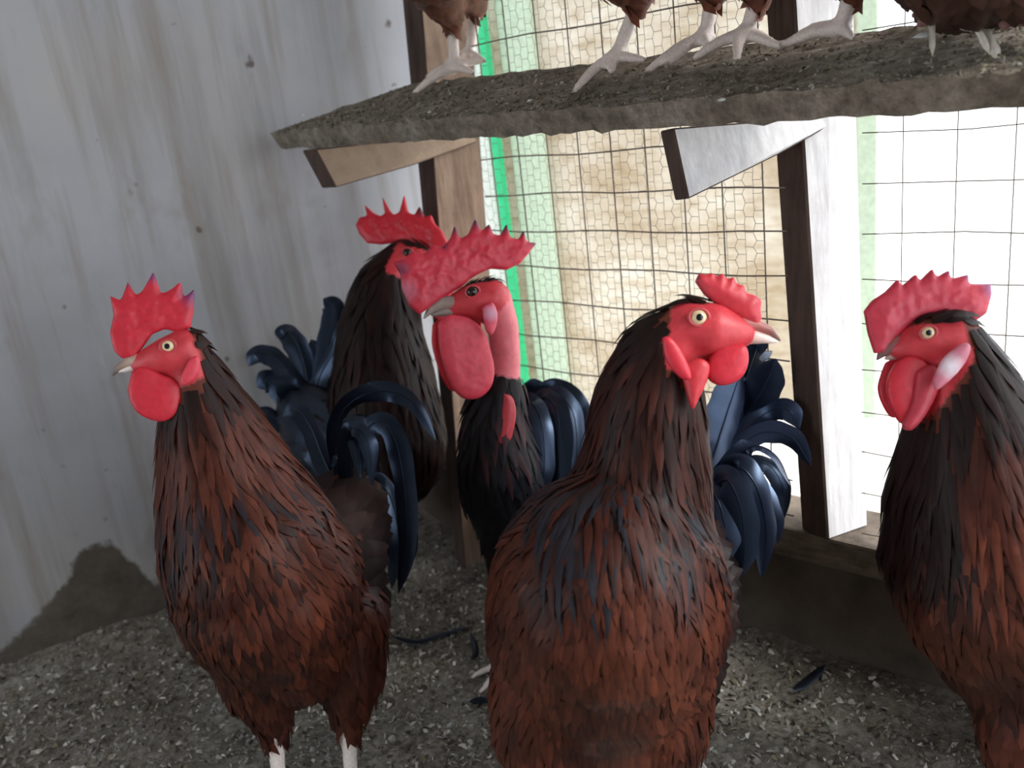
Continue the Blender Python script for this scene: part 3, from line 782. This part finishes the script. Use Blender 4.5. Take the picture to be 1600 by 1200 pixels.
def c_neckB(s, i, r):
    return DARK * r.uniform(.5, 1.2), (MAHO * .35 if r.random() < .5 * s.par[i] + .1 else DARK)
def c_bodyB(s, i, r):
    return (MAHO * .35, MAHO * .6) if s.par[i] < .3 else (BLACK, DARK)
B.plumage('hackle', ['head', 'neck'], .010, .05, .0062, .005, c_neckB, .25, tip='lance', jit=.12)
B.plumage('body_plumage', ['torso'], .0135, .036, .0115, .005, c_bodyB, .4)
B.plumage('thigh_plumage', ['thigh'], .012, .03, .010, .005, c_dark, .3)
wings(B, B.pt(614, 715, 0), B.pt(478, 640, .06), c_black, .07, .015, 'gloss')
B.flesh('comb', [(562, 366), (556, 352), (562, 340), (574, 338), (570, 320), (582, 332), (594, 338), (602, 334), (597, 306), (610, 330), (616, 336), (624, 332), (632, 304), (638, 332), (648, 336), (656, 322), (664, 340), (674, 336), (680, 350), (692, 362), (700, 380), (688, 398), (668, 400), (650, 386), (626, 378), (598, 382), (574, 380)], 0, .011,
        darks=[(628, 350, 5), (586, 350, 4), (597, 308, 6), (660, 328, 12)], dcol=lin(60, 20, 30), col=lin(200, 38, 54))
B.flesh('wattle', [(668, 425), (690, 424), (704, 450), (700, 485), (684, 500), (668, 480), (662, 450)], .008, .010)
B.flesh('wattle', [(668, 425), (690, 424), (704, 450), (700, 485), (684, 500), (668, 480), (662, 450)], .008, .010, mirror=True)
B.flesh('earlobe', [(618, 408), (634, 404), (640, 420), (634, 440), (622, 432)], .021, .006)
B.flesh('earlobe', [(618, 408), (634, 404), (640, 420), (634, 440), (622, 432)], .021, .006, mirror=True)
B.eye(637, 395, 7, 'dark_iris')
B.beak([(688, 410, 11), (702, 414, 8), (714, 422, 4), (718, 430, 2)], [(688, 420, 7), (702, 424, 5), (712, 428, 2)], (lin(150, 140, 130), lin(90, 85, 80)), (lin(160, 150, 140), lin(120, 115, 110)))
for c_, wd in [([(490, 650, .06), (505, 580, .06), (515, 520, .06), (520, 480, .06), (505, 466, .06)], 34),
               ([(486, 650, .05), (500, 590, .05), (528, 540, .04), (536, 500, .04)], 30),
               ([(484, 650, .07), (478, 590, .07), (466, 545, .07), (448, 520, .07), (440, 535, .07)], 38),
               ([(482, 652, .05), (460, 600, .05), (430, 560, .05), (402, 552, .05), (388, 572, .05)], 34),
               ([(480, 655, .08), (446, 620, .08), (420, 596, .08), (400, 604, .08)], 36),
               ([(482, 655, .06), (462, 630, .04), (452, 606, .03), (462, 590, .03)], 40),
               ([(486, 660, .09), (500, 610, .1), (498, 560, .1), (486, 530, .1)], 36),
               ([(480, 665, .05), (440, 660, .05), (415, 650, .05), (404, 668, .05)], 36),
               ([(480, 672, .06), (450, 690, .06), (430, 710, .06), (424, 750, .06)], 36)]:
    B.tail(c_, wd)

# ======================= bare-necked rooster (middle, facing left)
Cc = Bird('rooster', 'black rooster with bare pink neck, floppy comb and long wattles, facing left in the middle', 1.00, seed=13)
Cc.head((748, 474), (664, 496), -.02)
Cc.chain('head', [(766, 468, .004, 34), (742, 472, 0, 32), (715, 478, -.004, 22), (700, 482, -.006, 15)])
Cc.chain('bare', [(770, 470, .006, 32), (786, 510, .012, 26), (790, 560, .018, 25), (784, 610, .025, 30)])
Cc.chain('neck', [(782, 605, .025, 36), (772, 660, .03, 48), (778, 720, .04, 62)])
Cc.chain('torso', [(780, 730, .04, 62), (800, 760, .09, 80), (835, 740, .18, 72), (868, 690, .28, 36)])
Cc.chain('torso', [(785, 760, .06, 66), (815, 830, .12, 60), (850, 800, .2, 50)])
Cc.chain('thigh', [(790, 830, .09, 42), (798, 900, .09, 28), (800, 945, .09, 13)])
Cc.chain('thigh', [(850, 830, .13, 42), (862, 890, .13, 28), (862, 935, .13, 13)])
hC = unit(np.array([-.6, -.8, 0])); fC = [under(Cc.pt(800, 942, .09), hC), under(Cc.pt(862, 932, .13), hC)]
Cc.leg(Cc.pt(800, 942, .09), fC[0], hC); Cc.leg(Cc.pt(862, 932, .13), fC[1], hC)
def faceC(s, co, no):
    f, sd_, u = s.loc(co); return (s.lab != 1) & (u < .022 - .1 * np.clip(-f, 0, 1))
Cc.build(.0038, lerp(*fC, .5), faceC, plumage=(.012, .012, .017))
tc_ = Cc.tint; sk = Cc.lab == 7; tc_[sk] = lin(222, 112, 122); set_tint(Cc.body.data, tc_)
def c_capC(s, i, r): return BLACK * 1.2, BLACK * 2.2
def c_neckC(s, i, r): return DARK * .7, (np.array([.05, .02, .025]) if r.random() < .3 else BLACK * 1.4)
Cc.plumage('crest_plumage', ['head'], .006, .022, .004, .003, c_capC, 0, tip='lance', jit=.1)
Cc.plumage('hackle', ['neck'], .0095, .042, .006, .006, c_neckC, .3, tip='lance', jit=.2)
Cc.plumage('body_plumage', ['torso'], .010, .034, .008, .005, c_black, .4)
Cc.plumage('thigh_plumage', ['thigh'], .012, .028, .009, .005, c_dark, .3)
wings(Cc, Cc.pt(780, 730, .04), Cc.pt(868, 690, .28), c_black, .065, .014, 'gloss')
Cc.flesh('comb', [(655, 492), (640, 478), (628, 452), (626, 428), (614, 410), (632, 404), (644, 392), (662, 398), (676, 382), (690, 388), (704, 372), (710, 352), (718, 374), (732, 366), (742, 342), (752, 362), (764, 350), (770, 366), (782, 368), (791, 350), (798, 372), (810, 374), (818, 360), (822, 378), (838, 380), (826, 396), (812, 412), (792, 422), (766, 420), (748, 428), (734, 436), (722, 448), (708, 456), (690, 466), (674, 478)], .002, .013, .0016, 5, col=lin(205, 50, 70),
         darks=[(710, 358, 11), (743, 346, 14), (764, 352, 10), (791, 354, 12), (819, 363, 10), (838, 380, 14), (628, 420, 12), (692, 384, 9)], dcol=lin(92, 52, 84), lights=[(636, 455, 16, lin(200, 110, 130))])
Cc.flesh('wattle', [(684, 505), (700, 492), (730, 496), (752, 512), (764, 540), (772, 575), (768, 602), (752, 620), (728, 624), (708, 608), (694, 575), (686, 540)], .013, .012, .0016, 7, col=lin(212, 62, 80))
Cc.flesh('wattle', [(682, 505), (698, 495), (716, 500), (728, 520), (732, 560), (728, 600), (714, 612), (700, 596), (688, 565), (681, 535)], .009, .010, .0016, 7, mirror=True, col=lin(206, 30, 46))
Cc.flesh('earlobe', [(754, 480), (768, 472), (776, 486), (776, 505), (768, 524), (758, 514)], .028, .008, col=lin(214, 70, 92), lights=[(766, 490, 11, lin(212, 160, 185))])
Cc.flesh('earlobe', [(754, 480), (768, 472), (776, 486), (776, 505), (768, 524), (758, 514)], .028, .008, mirror=True)
Cc.flesh('bare_crop', [(786, 615), (800, 620), (806, 645), (800, 680), (788, 705), (778, 690), (782, 650)], 'surf', .012, col=lin(170, 46, 56), label='bare red skin strip on the crop')
Cc.eye(738, 456, 9, 'dark_iris')
Cc.beak([(712, 474, 13), (692, 474, 11), (674, 482, 7), (663, 497, 2)], [(710, 486, 9), (692, 488, 7), (676, 492, 3)], (lin(150, 130, 122), lin(175, 165, 158)), (lin(150, 138, 130), lin(150, 140, 135)))
for c_, wd in [([(862, 700, .26), (850, 640, .26), (866, 612, .25), (890, 618, .24), (902, 660, .23), (898, 720, .22), (884, 780, .22)], 32),
               ([(862, 700, .27), (838, 640, .28), (850, 614, .28), (880, 610, .28), (908, 640, .27), (914, 700, .27)], 30),
               ([(860, 700, .25), (842, 650, .22), (850, 622, .20), (872, 640, .19), (882, 700, .18), (876, 770, .18)], 34),
               ([(858, 705, .24), (832, 660, .20), (836, 635, .18), (852, 655, .17), (858, 720, .16), (852, 780, .16)], 36),
               ([(862, 705, .25), (858, 660, .21), (876, 650, .19), (894, 690, .18), (896, 750, .17), (888, 800, .17)], 30),
               ([(856, 690, .10), (852, 640, .09), (872, 618, .08), (896, 650, .07), (900, 720, .06), (888, 800, .06)], 34),
               ([(850, 690, .10), (838, 640, .08), (852, 622, .07), (872, 650, .05), (876, 730, .04), (866, 800, .04)], 36),
               ([(845, 690, .10), (820, 650, .08), (828, 630, .06), (846, 660, .04), (850, 730, .03), (840, 790, .03)], 34),
               ([(860, 700, .29), (820, 640, .32), (828, 612, .33), (860, 606, .33)], 30)]:
    Cc.tail(c_, wd)

# ======================= centre rooster (nearest, chest to camera, head right)
D = Bird('rooster', 'large mahogany rooster front and centre, chest to the viewer, head turned right', .68, seed=14)
D.head((1098, 512), (1217, 530), -.004)
D.chain('head', [(1082, 512, .004, 46), (1110, 516, 0, 45), (1140, 520, -.002, 32), (1160, 522, -.003, 22)])
D.chain('neck', [(1078, 510, .006, 45), (1030, 560, .02, 66), (1012, 640, .03, 86), (1008, 730, .04, 98), (992, 820, .045, 118), (965, 890, .04, 150)])
D.chain('torso', [(950, 920, .03, 186), (944, 970, .07, 190), (985, 920, .17, 150), (1060, 830, .27, 80)])
D.chain('torso', [(944, 950, .06, 190), (944, 1050, .10, 158), (1000, 1020, .2, 120)])
D.chain('thigh', [(862, 1060, .07, 96), (856, 1140, .075, 86), (866, 1210, .08, 52), (880, 1250, .085, 16)])
D.chain('thigh', [(1024, 1060, .07, 90), (1032, 1130, .07, 74), (1022, 1190, .075, 52), (1000, 1240, .08, 16)])
hD = unit(np.array([.12, -1, 0])); fD = [under(D.pt(880, 1240, .085), hD), under(D.pt(1000, 1225, .08), hD)]
D.leg(D.pt(880, 1240, .085), fD[0], hD, k=1.1); D.leg(D.pt(1000, 1225, .08), fD[1], hD, k=1.1)
def faceD(s, co, no):
    f, sd_, u = s.loc(co); return (f > -.026) & (u < .018 + .12 * f) & (u > -.035 - .4 * np.clip(f, 0, 1))
D.build(.0032, lerp(*fD, .5), faceD)
_q = D.co - CP; _z = _q @ FW; _px = 800 + FOC * (_q @ RT) / _z; _py = 600 - FOC * (_q @ UP) / _z
_edge = 850 + 14 * np.sin(_px * .06) + np.clip(_px - 1080, 0, 99) * -1.4 + np.clip(960 - _px, 0, 120) * .25
_cape = (D.lab == 2) & (_py < _edge) & (_px > 868) & (_z < .78)
D.lab[_cape] = 1; D.par[_cape] = np.clip(.72 + (_py[_cape] - 740) / 400, .6, 1); D.fl[_cape] = unit(-UP - .25 * FW)
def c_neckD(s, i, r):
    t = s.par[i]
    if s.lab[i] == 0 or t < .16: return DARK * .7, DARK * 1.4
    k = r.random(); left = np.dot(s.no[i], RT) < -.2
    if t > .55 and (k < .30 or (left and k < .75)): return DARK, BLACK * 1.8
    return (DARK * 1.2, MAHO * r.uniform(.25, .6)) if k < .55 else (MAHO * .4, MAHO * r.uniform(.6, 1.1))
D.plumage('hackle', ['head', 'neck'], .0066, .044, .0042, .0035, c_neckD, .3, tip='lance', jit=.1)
D.plumage('body_plumage', ['torso'], .0064, .028, .0044, .0025, c_body, .7, jit=.12)
D.plumage('thigh_plumage', ['thigh'], .0066, .025, .0042, .0045, c_body, .5, jit=.25)
wings(D, D.pt(955, 920, .03), D.pt(1060, 830, .27), c_dark, .06, .013)
D.flesh('comb', [(1086, 440), (1092, 427), (1104, 430), (1112, 426), (1118, 434), (1128, 427), (1136, 438), (1146, 432), (1150, 444), (1162, 446), (1166, 458), (1180, 462), (1190, 470), (1188, 484), (1190, 496), (1184, 510), (1168, 508), (1150, 496), (1132, 484), (1114, 472), (1100, 460)], 0, .016, .0014, 4, col=lin(206, 60, 72), darks=[(1090, 436, 9), (1182, 468, 8)], dcol=lin(110, 50, 60))
D.flesh('wattle', [(1110, 556), (1126, 542), (1150, 538), (1166, 542), (1169, 566), (1160, 588), (1142, 600), (1122, 602), (1106, 592), (1103, 574)], .009, .012, .0014, 7)
D.flesh('wattle', [(1110, 556), (1126, 542), (1148, 540), (1160, 546), (1160, 568), (1150, 586), (1136, 594), (1120, 594), (1106, 586), (1103, 572)], .010, .010, .0014, 7, mirror=True)
D.flesh('earlobe', [(1034, 528), (1046, 526), (1062, 544), (1076, 572), (1080, 592), (1066, 592), (1050, 578), (1038, 556)], .026, .008, .0014)
D.flesh('earlobe', [(1034, 528), (1046, 526), (1062, 544), (1076, 572), (1080, 592), (1066, 592), (1050, 578), (1038, 556)], .026, .008, .0014, mirror=True)
D.flesh('throat_skin', [(1062, 572), (1090, 560), (1108, 570), (1104, 596), (1092, 622), (1082, 640), (1074, 620)], .017, .014, .0014, 5, col=lin(200, 52, 62), label='bare red throat skin')
D.eye(1092, 496, 12.5)
D.beak([(1158, 508, 15), (1182, 509, 11), (1203, 517, 7), (1219, 532, 2)], [(1148, 525, 16), (1176, 526, 12), (1199, 530, 7), (1214, 534, 2.5)], (lin(190, 100, 95), lin(110, 84, 78)), (lin(225, 170, 160), lin(246, 240, 234)))
for c_, wd in [([(1075, 810, .27), (1120, 700, .29), (1160, 600, .30), (1180, 545, .30), (1200, 540, .30)], 62),
               ([(1078, 815, .26), (1110, 720, .26), (1135, 640, .27), (1160, 570, .28)], 66),
               ([(1080, 815, .28), (1140, 690, .31), (1190, 610, .32), (1212, 560, .33)], 56),
               ([(1080, 820, .26), (1120, 740, .27), (1180, 680, .27), (1235, 682, .26), (1268, 728, .25)], 34),
               ([(1082, 822, .25), (1120, 740, .24), (1170, 700, .23), (1210, 712, .22), (1236, 760, .22)], 32),
               ([(1082, 822, .27), (1140, 710, .29), (1190, 650, .30), (1230, 640, .30), (1250, 670, .30)], 36),
               ([(1080, 825, .24), (1118, 760, .21), (1150, 730, .19), (1180, 760, .18), (1196, 830, .18), (1190, 905, .18)], 44),
               ([(1078, 825, .24), (1110, 770, .20), (1135, 750, .18), (1156, 790, .17), (1164, 850, .17), (1160, 900, .17)], 44),
               ([(1080, 828, .25), (1130, 760, .23), (1172, 750, .22), (1205, 800, .21), (1216, 850, .21)], 38),
               ([(1078, 828, .25), (1100, 780, .2), (1120, 780, .18), (1134, 830, .17), (1138, 880, .17)], 44),
               ([(1080, 825, .28), (1150, 740, .30), (1195, 725, .31), (1222, 760, .31), (1226, 810, .31)], 32)]:
    D.tail(c_, wd, col=(.008, .012, .026))

# ======================= right rooster (profile, cut by the frame)
E = Bird('rooster', 'chestnut rooster at right in profile against the bright opening, facing left', .70, seed=15)
E.head((1462, 530), (1372, 556), 0)
E.chain('head', [(1482, 530, 0, 46), (1450, 534, 0, 42), (1420, 542, 0, 28), (1402, 546, 0, 18)])
E.chain('neck', [(1488, 535, 0, 46), (1505, 610, .005, 74), (1522, 700, .01, 108), (1535, 790, .02, 142), (1550, 860, .03, 160)])
E.chain('torso', [(1548, 870, .03, 162), (1620, 890, .05, 176), (1740, 860, .06, 140), (1830, 790, .07, 70)])
E.chain('torso', [(1575, 920, .02, 165), (1610, 985, .03, 150), (1700, 960, .05, 120)])
E.chain('thigh', [(1630, 1040, .02, 112), (1610, 1130, .01, 78), (1592, 1195, .01, 42), (1590, 1245, .01, 16)])
E.chain('thigh', [(1650, 1010, .10, 110), (1660, 1100, .11, 72), (1660, 1160, .11, 34), (1662, 1205, .11, 16)])
hE = unit(np.array([-1, -.15, 0])); fE = [under(E.pt(1590, 1240, .01), hE), under(E.pt(1662, 1200, .11), hE)]
E.leg(E.pt(1590, 1240, .01), fE[0], hE, k=1.15); E.leg(E.pt(1662, 1200, .11), fE[1], hE, k=1.15)
def faceE(s, co, no):
    f, sd_, u = s.loc(co); return (f > -.014) & (u < .014 + .05 * f) & (u > -.018 - .9 * (f + .014))
E.build(.0034, lerp(*fE, .5), faceE)
def c_bodyE(s, i, r):
    a, b_ = c_body(s, i, r); k = np.clip(mnoise.noise(Vector(s.co[i] * 9)) + .55, .3, 1); return a * k, b_ * k
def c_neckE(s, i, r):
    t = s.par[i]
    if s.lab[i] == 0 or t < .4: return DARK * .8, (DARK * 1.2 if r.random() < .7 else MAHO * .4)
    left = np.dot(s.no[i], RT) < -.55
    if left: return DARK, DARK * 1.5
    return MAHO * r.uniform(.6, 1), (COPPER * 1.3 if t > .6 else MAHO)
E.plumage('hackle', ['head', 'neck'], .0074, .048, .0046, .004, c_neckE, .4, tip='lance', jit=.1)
E.plumage('body_plumage', ['torso'], .0068, .029, .0048, .003, c_bodyE, .3, jit=.16)
E.plumage('thigh_plumage', ['thigh'], .008, .026, .0065, .0035, lambda s, i, r: (MAHO, COPPER * r.uniform(.8, 1.3)), .3)
wings(E, E.pt(1548, 870, .03), E.pt(1830, 790, .07), c_body, .07, .014)
E.flesh('comb', [(1366, 552), (1356, 520), (1350, 486), (1362, 470), (1384, 455), (1402, 436), (1408, 448), (1430, 428), (1436, 440), (1456, 420), (1462, 434), (1482, 422), (1484, 436), (1512, 429), (1512, 444), (1547, 444), (1548, 462), (1540, 490), (1520, 504), (1492, 502), (1468, 490), (1446, 494), (1420, 508), (1398, 530), (1384, 552)], 0, .011, .0014, 4, col=lin(206, 60, 80), darks=[(1548, 450, 20), (1512, 432, 12), (1482, 426, 9)], dcol=lin(140, 80, 130))
E.flesh('wattle', [(1400, 566), (1420, 556), (1446, 566), (1456, 596), (1450, 630), (1432, 652), (1412, 664), (1396, 646), (1385, 615), (1388, 588)], .010, .012, .0014, 7)
E.flesh('wattle', [(1400, 566), (1420, 556), (1440, 566), (1448, 596), (1444, 626), (1428, 645), (1412, 655), (1398, 638), (1388, 610), (1392, 588)], .010, .010, .0014, 7, mirror=True)
E.flesh('throat_skin', [(1432, 580), (1458, 570), (1466, 600), (1450, 640), (1424, 672), (1410, 664), (1424, 630)], .016, .014, .0014, 5, col=lin(190, 60, 76))
E.flesh('earlobe', [(1458, 592), (1474, 560), (1504, 536), (1516, 542), (1508, 566), (1486, 592), (1462, 610)], .030, .008, .0014, col=lin(208, 120, 140), lights=[(1482, 572, 17, lin(232, 222, 232))], label='white earlobe')
E.flesh('earlobe', [(1458, 592), (1474, 560), (1504, 536), (1516, 542), (1508, 566), (1486, 592), (1462, 610)], .030, .008, .0014, mirror=True)
E.eye(1450, 520, 10)
E.beak([(1410, 536, 17), (1392, 542, 12), (1378, 552, 7), (1370, 562, 2)], [(1412, 552, 10), (1396, 556, 7), (1384, 560, 3)], (lin(150, 90, 90), lin(120, 95, 92)), (lin(180, 140, 135), lin(190, 170, 160)))
for c_, wd in [([(1820, 790, .07), (1850, 700, .07), (1860, 620, .07), (1830, 560, .07)], 50), ([(1825, 795, .09), (1880, 700, .09), (1920, 640, .09), (1960, 660, .09)], 50),
               ([(1825, 800, .06), (1890, 740, .06), (1950, 740, .06), (1980, 820, .06)], 46), ([(1825, 805, .08), (1890, 780, .08), (1940, 820, .08), (1960, 900, .08)], 46)]:
    E.tail(c_, wd)

# ======================= hens on the perch: legs and bellies show, the rest is above the frame
def perch_bird(label, feet, seed, plum, legc=lin(236, 222, 214), k=1.0, sit=0.0, turn=0.0, fwd=.025):
    """feet: (hock px, hock distance, foot px, toe px list); the body stands over the hocks, breast towards the coop"""
    b = Bird('hen', label, 1.0, 'birds standing on the perch plank', 'hen', seed)
    a = unit(MN + MD * turn); sd_ = unit(np.cross(Z3, a)); fps = []; hk = [at(*h, float((board_pt(*f) - CP) @ FW) - .03) for h, hz, f, t in feet]
    F_ = sum(board_pt(*f) for h, hz, f, t in feet) / len(feet); hm = sum(hk) / len(hk)
    c = np.array([F_[0], F_[1], hm[2]]) + a * fwd
    q = lambda u, w_, v_=0: c + Z3 * (u - sit) * k + a * w_ * k + sd_ * v_ * k
    b.chain3('neck', [(q(.235, .115), .020 * k), (q(.18, .11), .028 * k), (q(.12, .095), .044 * k)])
    b.chain3('head', [(q(.24, .112), .019 * k), (q(.238, .135), .014 * k)])
    b.chain3('torso', [(q(.075, .075), .058 * k), (q(.068, .03), .066 * k), (q(.08, -.02), .056 * k), (q(.105, -.055), .028 * k)])
    for (h, hz, f, t), hp in zip(feet, hk):
        top = q(.055, .02) + (hp - hm) * .7
        b.chain3('thigh', [(top, .036 * k), (lerp(top, hp, .6), .025 * k), (hp, .0115 * k)])
        ft = board_pt(*f, .002); fps.append(ft); b.leg(hp, ft, a, [board_pt(*x, .002) for x in t], 1.12, bn)
    b.hc = q(.24, .115); b.hf = a; b.hu = Z3; b.hs = sd_ if np.dot(sd_, CP - b.hc) > 0 else -sd_; b.hk = k; b.z = 1.0
    b.build(.0036, sum(fps) / len(fps), lambda s, co, no: (s.lab == 0) & (s.loc(co)[0] > 0) & (s.loc(co)[2] < .012), plumage=plum, legcol=legc)
    b.flesh('comb', [(-.012, .012), (-.01, .03), (-.004, .024), (.002, .036), (.008, .025), (.016, .032), (.02, .012), (.004, .01)], 0, .007, .002, 3, local=True)
    wt = [(.014, -.008), (.024, -.008), (.026, -.024), (.018, -.032), (.011, -.022)]
    b.flesh('wattle', wt, .007, .006, .002, 3, local=True); b.flesh('wattle', wt, .007, .006, .002, 3, local=True, mirror=True)
    b.eye_local(.008, .004, .0165 * k, .0042)
    for nm, sp in (('upper_beak', [(.026, .002, .008), (.036, 0, .0055), (.048, -.006, .0015)]), ('lower_beak', [(.026, -.005, .006), (.034, -.006, .0035), (.042, -.008, .0015)])):
        me = remeshed([[(b.hc + b.hf * x + b.hu * y, r_) for x, y, r_ in sp]], .0014, 2); link(nm, me, M['horn'], b.root, np.array(lin(205, 180, 145)))
    cf = lambda s, i, r: (np.array(plum) * r.uniform(.6, 1), np.array(plum) * r.uniform(.8, 1.5))
    b.plumage('body_plumage', ['neck', 'torso', 'head'], .011, .030, .009, .004, cf, .3)
    b.plumage('thigh_plumage', ['thigh'], .009, .024, .0066, .004, cf, .3)
    return b
P1 = perch_bird('brown hen standing at the left end of the perch, two pale legs close together',
    [((706, 28), 1.165, (712, 118), [(652, 152), (672, 128), (742, 122), (748, 106)]), ((744, 8), 1.215, (734, 96), [(690, 124), (700, 108), (760, 104)])], 21, (.12, .045, .025), sit=.0, fwd=.085, turn=.7)
P2 = perch_bird('brown hen on the perch left of centre, pale legs spread wide apart',
    [((1000, -6), .995, (958, 106), [(902, 150), (960, 122), (1010, 104), (978, 96)]), ((1116, -22), 1.03, (1100, 74), [(1016, 120), (1050, 108), (1110, 84), (1118, 70)])], 22, (.15, .05, .028), fwd=.04)
P3 = perch_bird('brown hen on the perch right of centre above the pale-faced post',
    [((1188, -18), .90, (1162, 70), [(1090, 100), (1154, 104), (1200, 72), (1220, 84)]), ((1334, -28), .885, (1312, 62), [(1225, 82), (1250, 66), (1332, 70), (1330, 52)])], 23, (.14, .048, .028), fwd=.03, turn=.12)
P4 = perch_bird('brown hen crouching at the right end of the perch with white fluff hanging down',
    [((1500, 14), .78, (1478, 44), [(1432, 36), (1438, 52), (1520, 50)]), ((1624, 6), .76, (1606, 36), [(1540, 52), (1568, 58), (1660, 50)])], 24, (.08, .04, .03), lin(150, 110, 105), 1.0, .012, fwd=.0)
P4.z = .63
WH = lin(225, 218, 205)
for c_, wd in [([(1440, -60, .04), (1452, -20, .03), (1460, 10, .02), (1466, 36, .01)], 46), ([(1456, -60, .04), (1470, -20, .03), (1474, 4, .02), (1476, 26, .01)], 40),
               ([(1490, -60, .04), (1506, -20, .03), (1516, 16, .02), (1526, 50, .01)], 48), ([(1504, -60, .04), (1522, -16, .03), (1536, 20, .02), (1548, 56, .01)], 36),
               ([(1455, 0, .02), (1456, 40, .01), (1457, 88, .0)], 9), ([(1520, 20, .02), (1542, 56, .01), (1562, 96, -.01)], 16), ([(1512, 20, .02), (1530, 50, .01), (1546, 84, 0)], 10)]:
    P4.tail(c_, wd, WH, 'fluff_feather', mat='plume', face=CP - P4.pt(1500, 0), twist=.1)

bracket('shelf_bracket', [(493, 233, 1.10), (525, 293, 1.10), (650, 257, 1.17), (746, 222, 1.22), (742, 205, 1.22)], (471, 235, 1.115), [M['wood_shaded'], M['wood_pale']], 'bare wooden wedge bracket under the perch against the painted wall')
bracket('shelf_bracket', [(1052, 200, .80), (1076, 311, .80), (1214, 243, .855), (1306, 192, .885), (1306, 180, .885)], (1030, 205, .815), [M['wood_shaded'], M['wood_lit']], 'wooden wedge bracket, lit side coloured pale, under the middle of the perch')

# ------------------------------------------------------------------ litter on the floor
lr = np.random.default_rng(5)
def lplace():
    while True:
        x, y = lr.uniform(-.95, .75), lr.uniform(.42, 1.42)
        q = np.array([x, y, 0.]) - CORNER
        if np.dot(q, WN) > .004 and np.dot(q, MN) > .012: return np.array([x, y, floor_h(x, y)]), Z3
vs, fs, ts = flakes(30000, lplace, .0016, .0056, CH, lr)
o = mesh_obj('floor_litter', vs, fs, M['chip'], None, ts, smooth=False); tag(o, 'grey wood shavings and droppings covering the coop floor', 'litter', kind='stuff')
# dropped feathers
def loose(ctrl, wpx, label):
    P_ = []
    for x, y in ctrl:
        q = ground(x, y, .012); q[2] = floor_h(q[0], q[1]) + .007; P_.append(q)
    sp = cat_rom(P_, 6); m = len(sp); tg = np.gradient(sp, axis=0); tg /= np.linalg.norm(tg, axis=1)[:, None]
    wv = np.cross(tg, Z3); wd = wpx / FOC * .5; u = np.linspace(0, 1, m); wid = wd * np.clip(np.minimum(.3 + 3 * u, 1) * (1 - np.clip((u - .7) / .3, 0, 1) ** 2), .05, 1)
    v_, f_ = feather_strip(list(sp), list(wv), [Z3] * m, list(wid), None, .3)
    tag(mesh_obj('loose_feather', v_, f_, M['gloss'], None, np.array(BLACK * 1.3)), label, 'feather', 'dropped feathers on the floor')
loose([(612, 990), (650, 996), (690, 985), (735, 975)], 14, 'dark dropped feather on the litter behind the left rooster')
loose([(733, 1092), (752, 1090), (778, 1094)], 18, 'black dropped feather on the litter at the left side of the large central rooster')
loose([(1240, 1082), (1262, 1068), (1290, 1050)], 16, 'dark dropped feather on the litter near the low wall')
loose([(735, 985), (742, 1010), (736, 1030)], 12, 'short dark feather bent on the litter between the two front roosters')
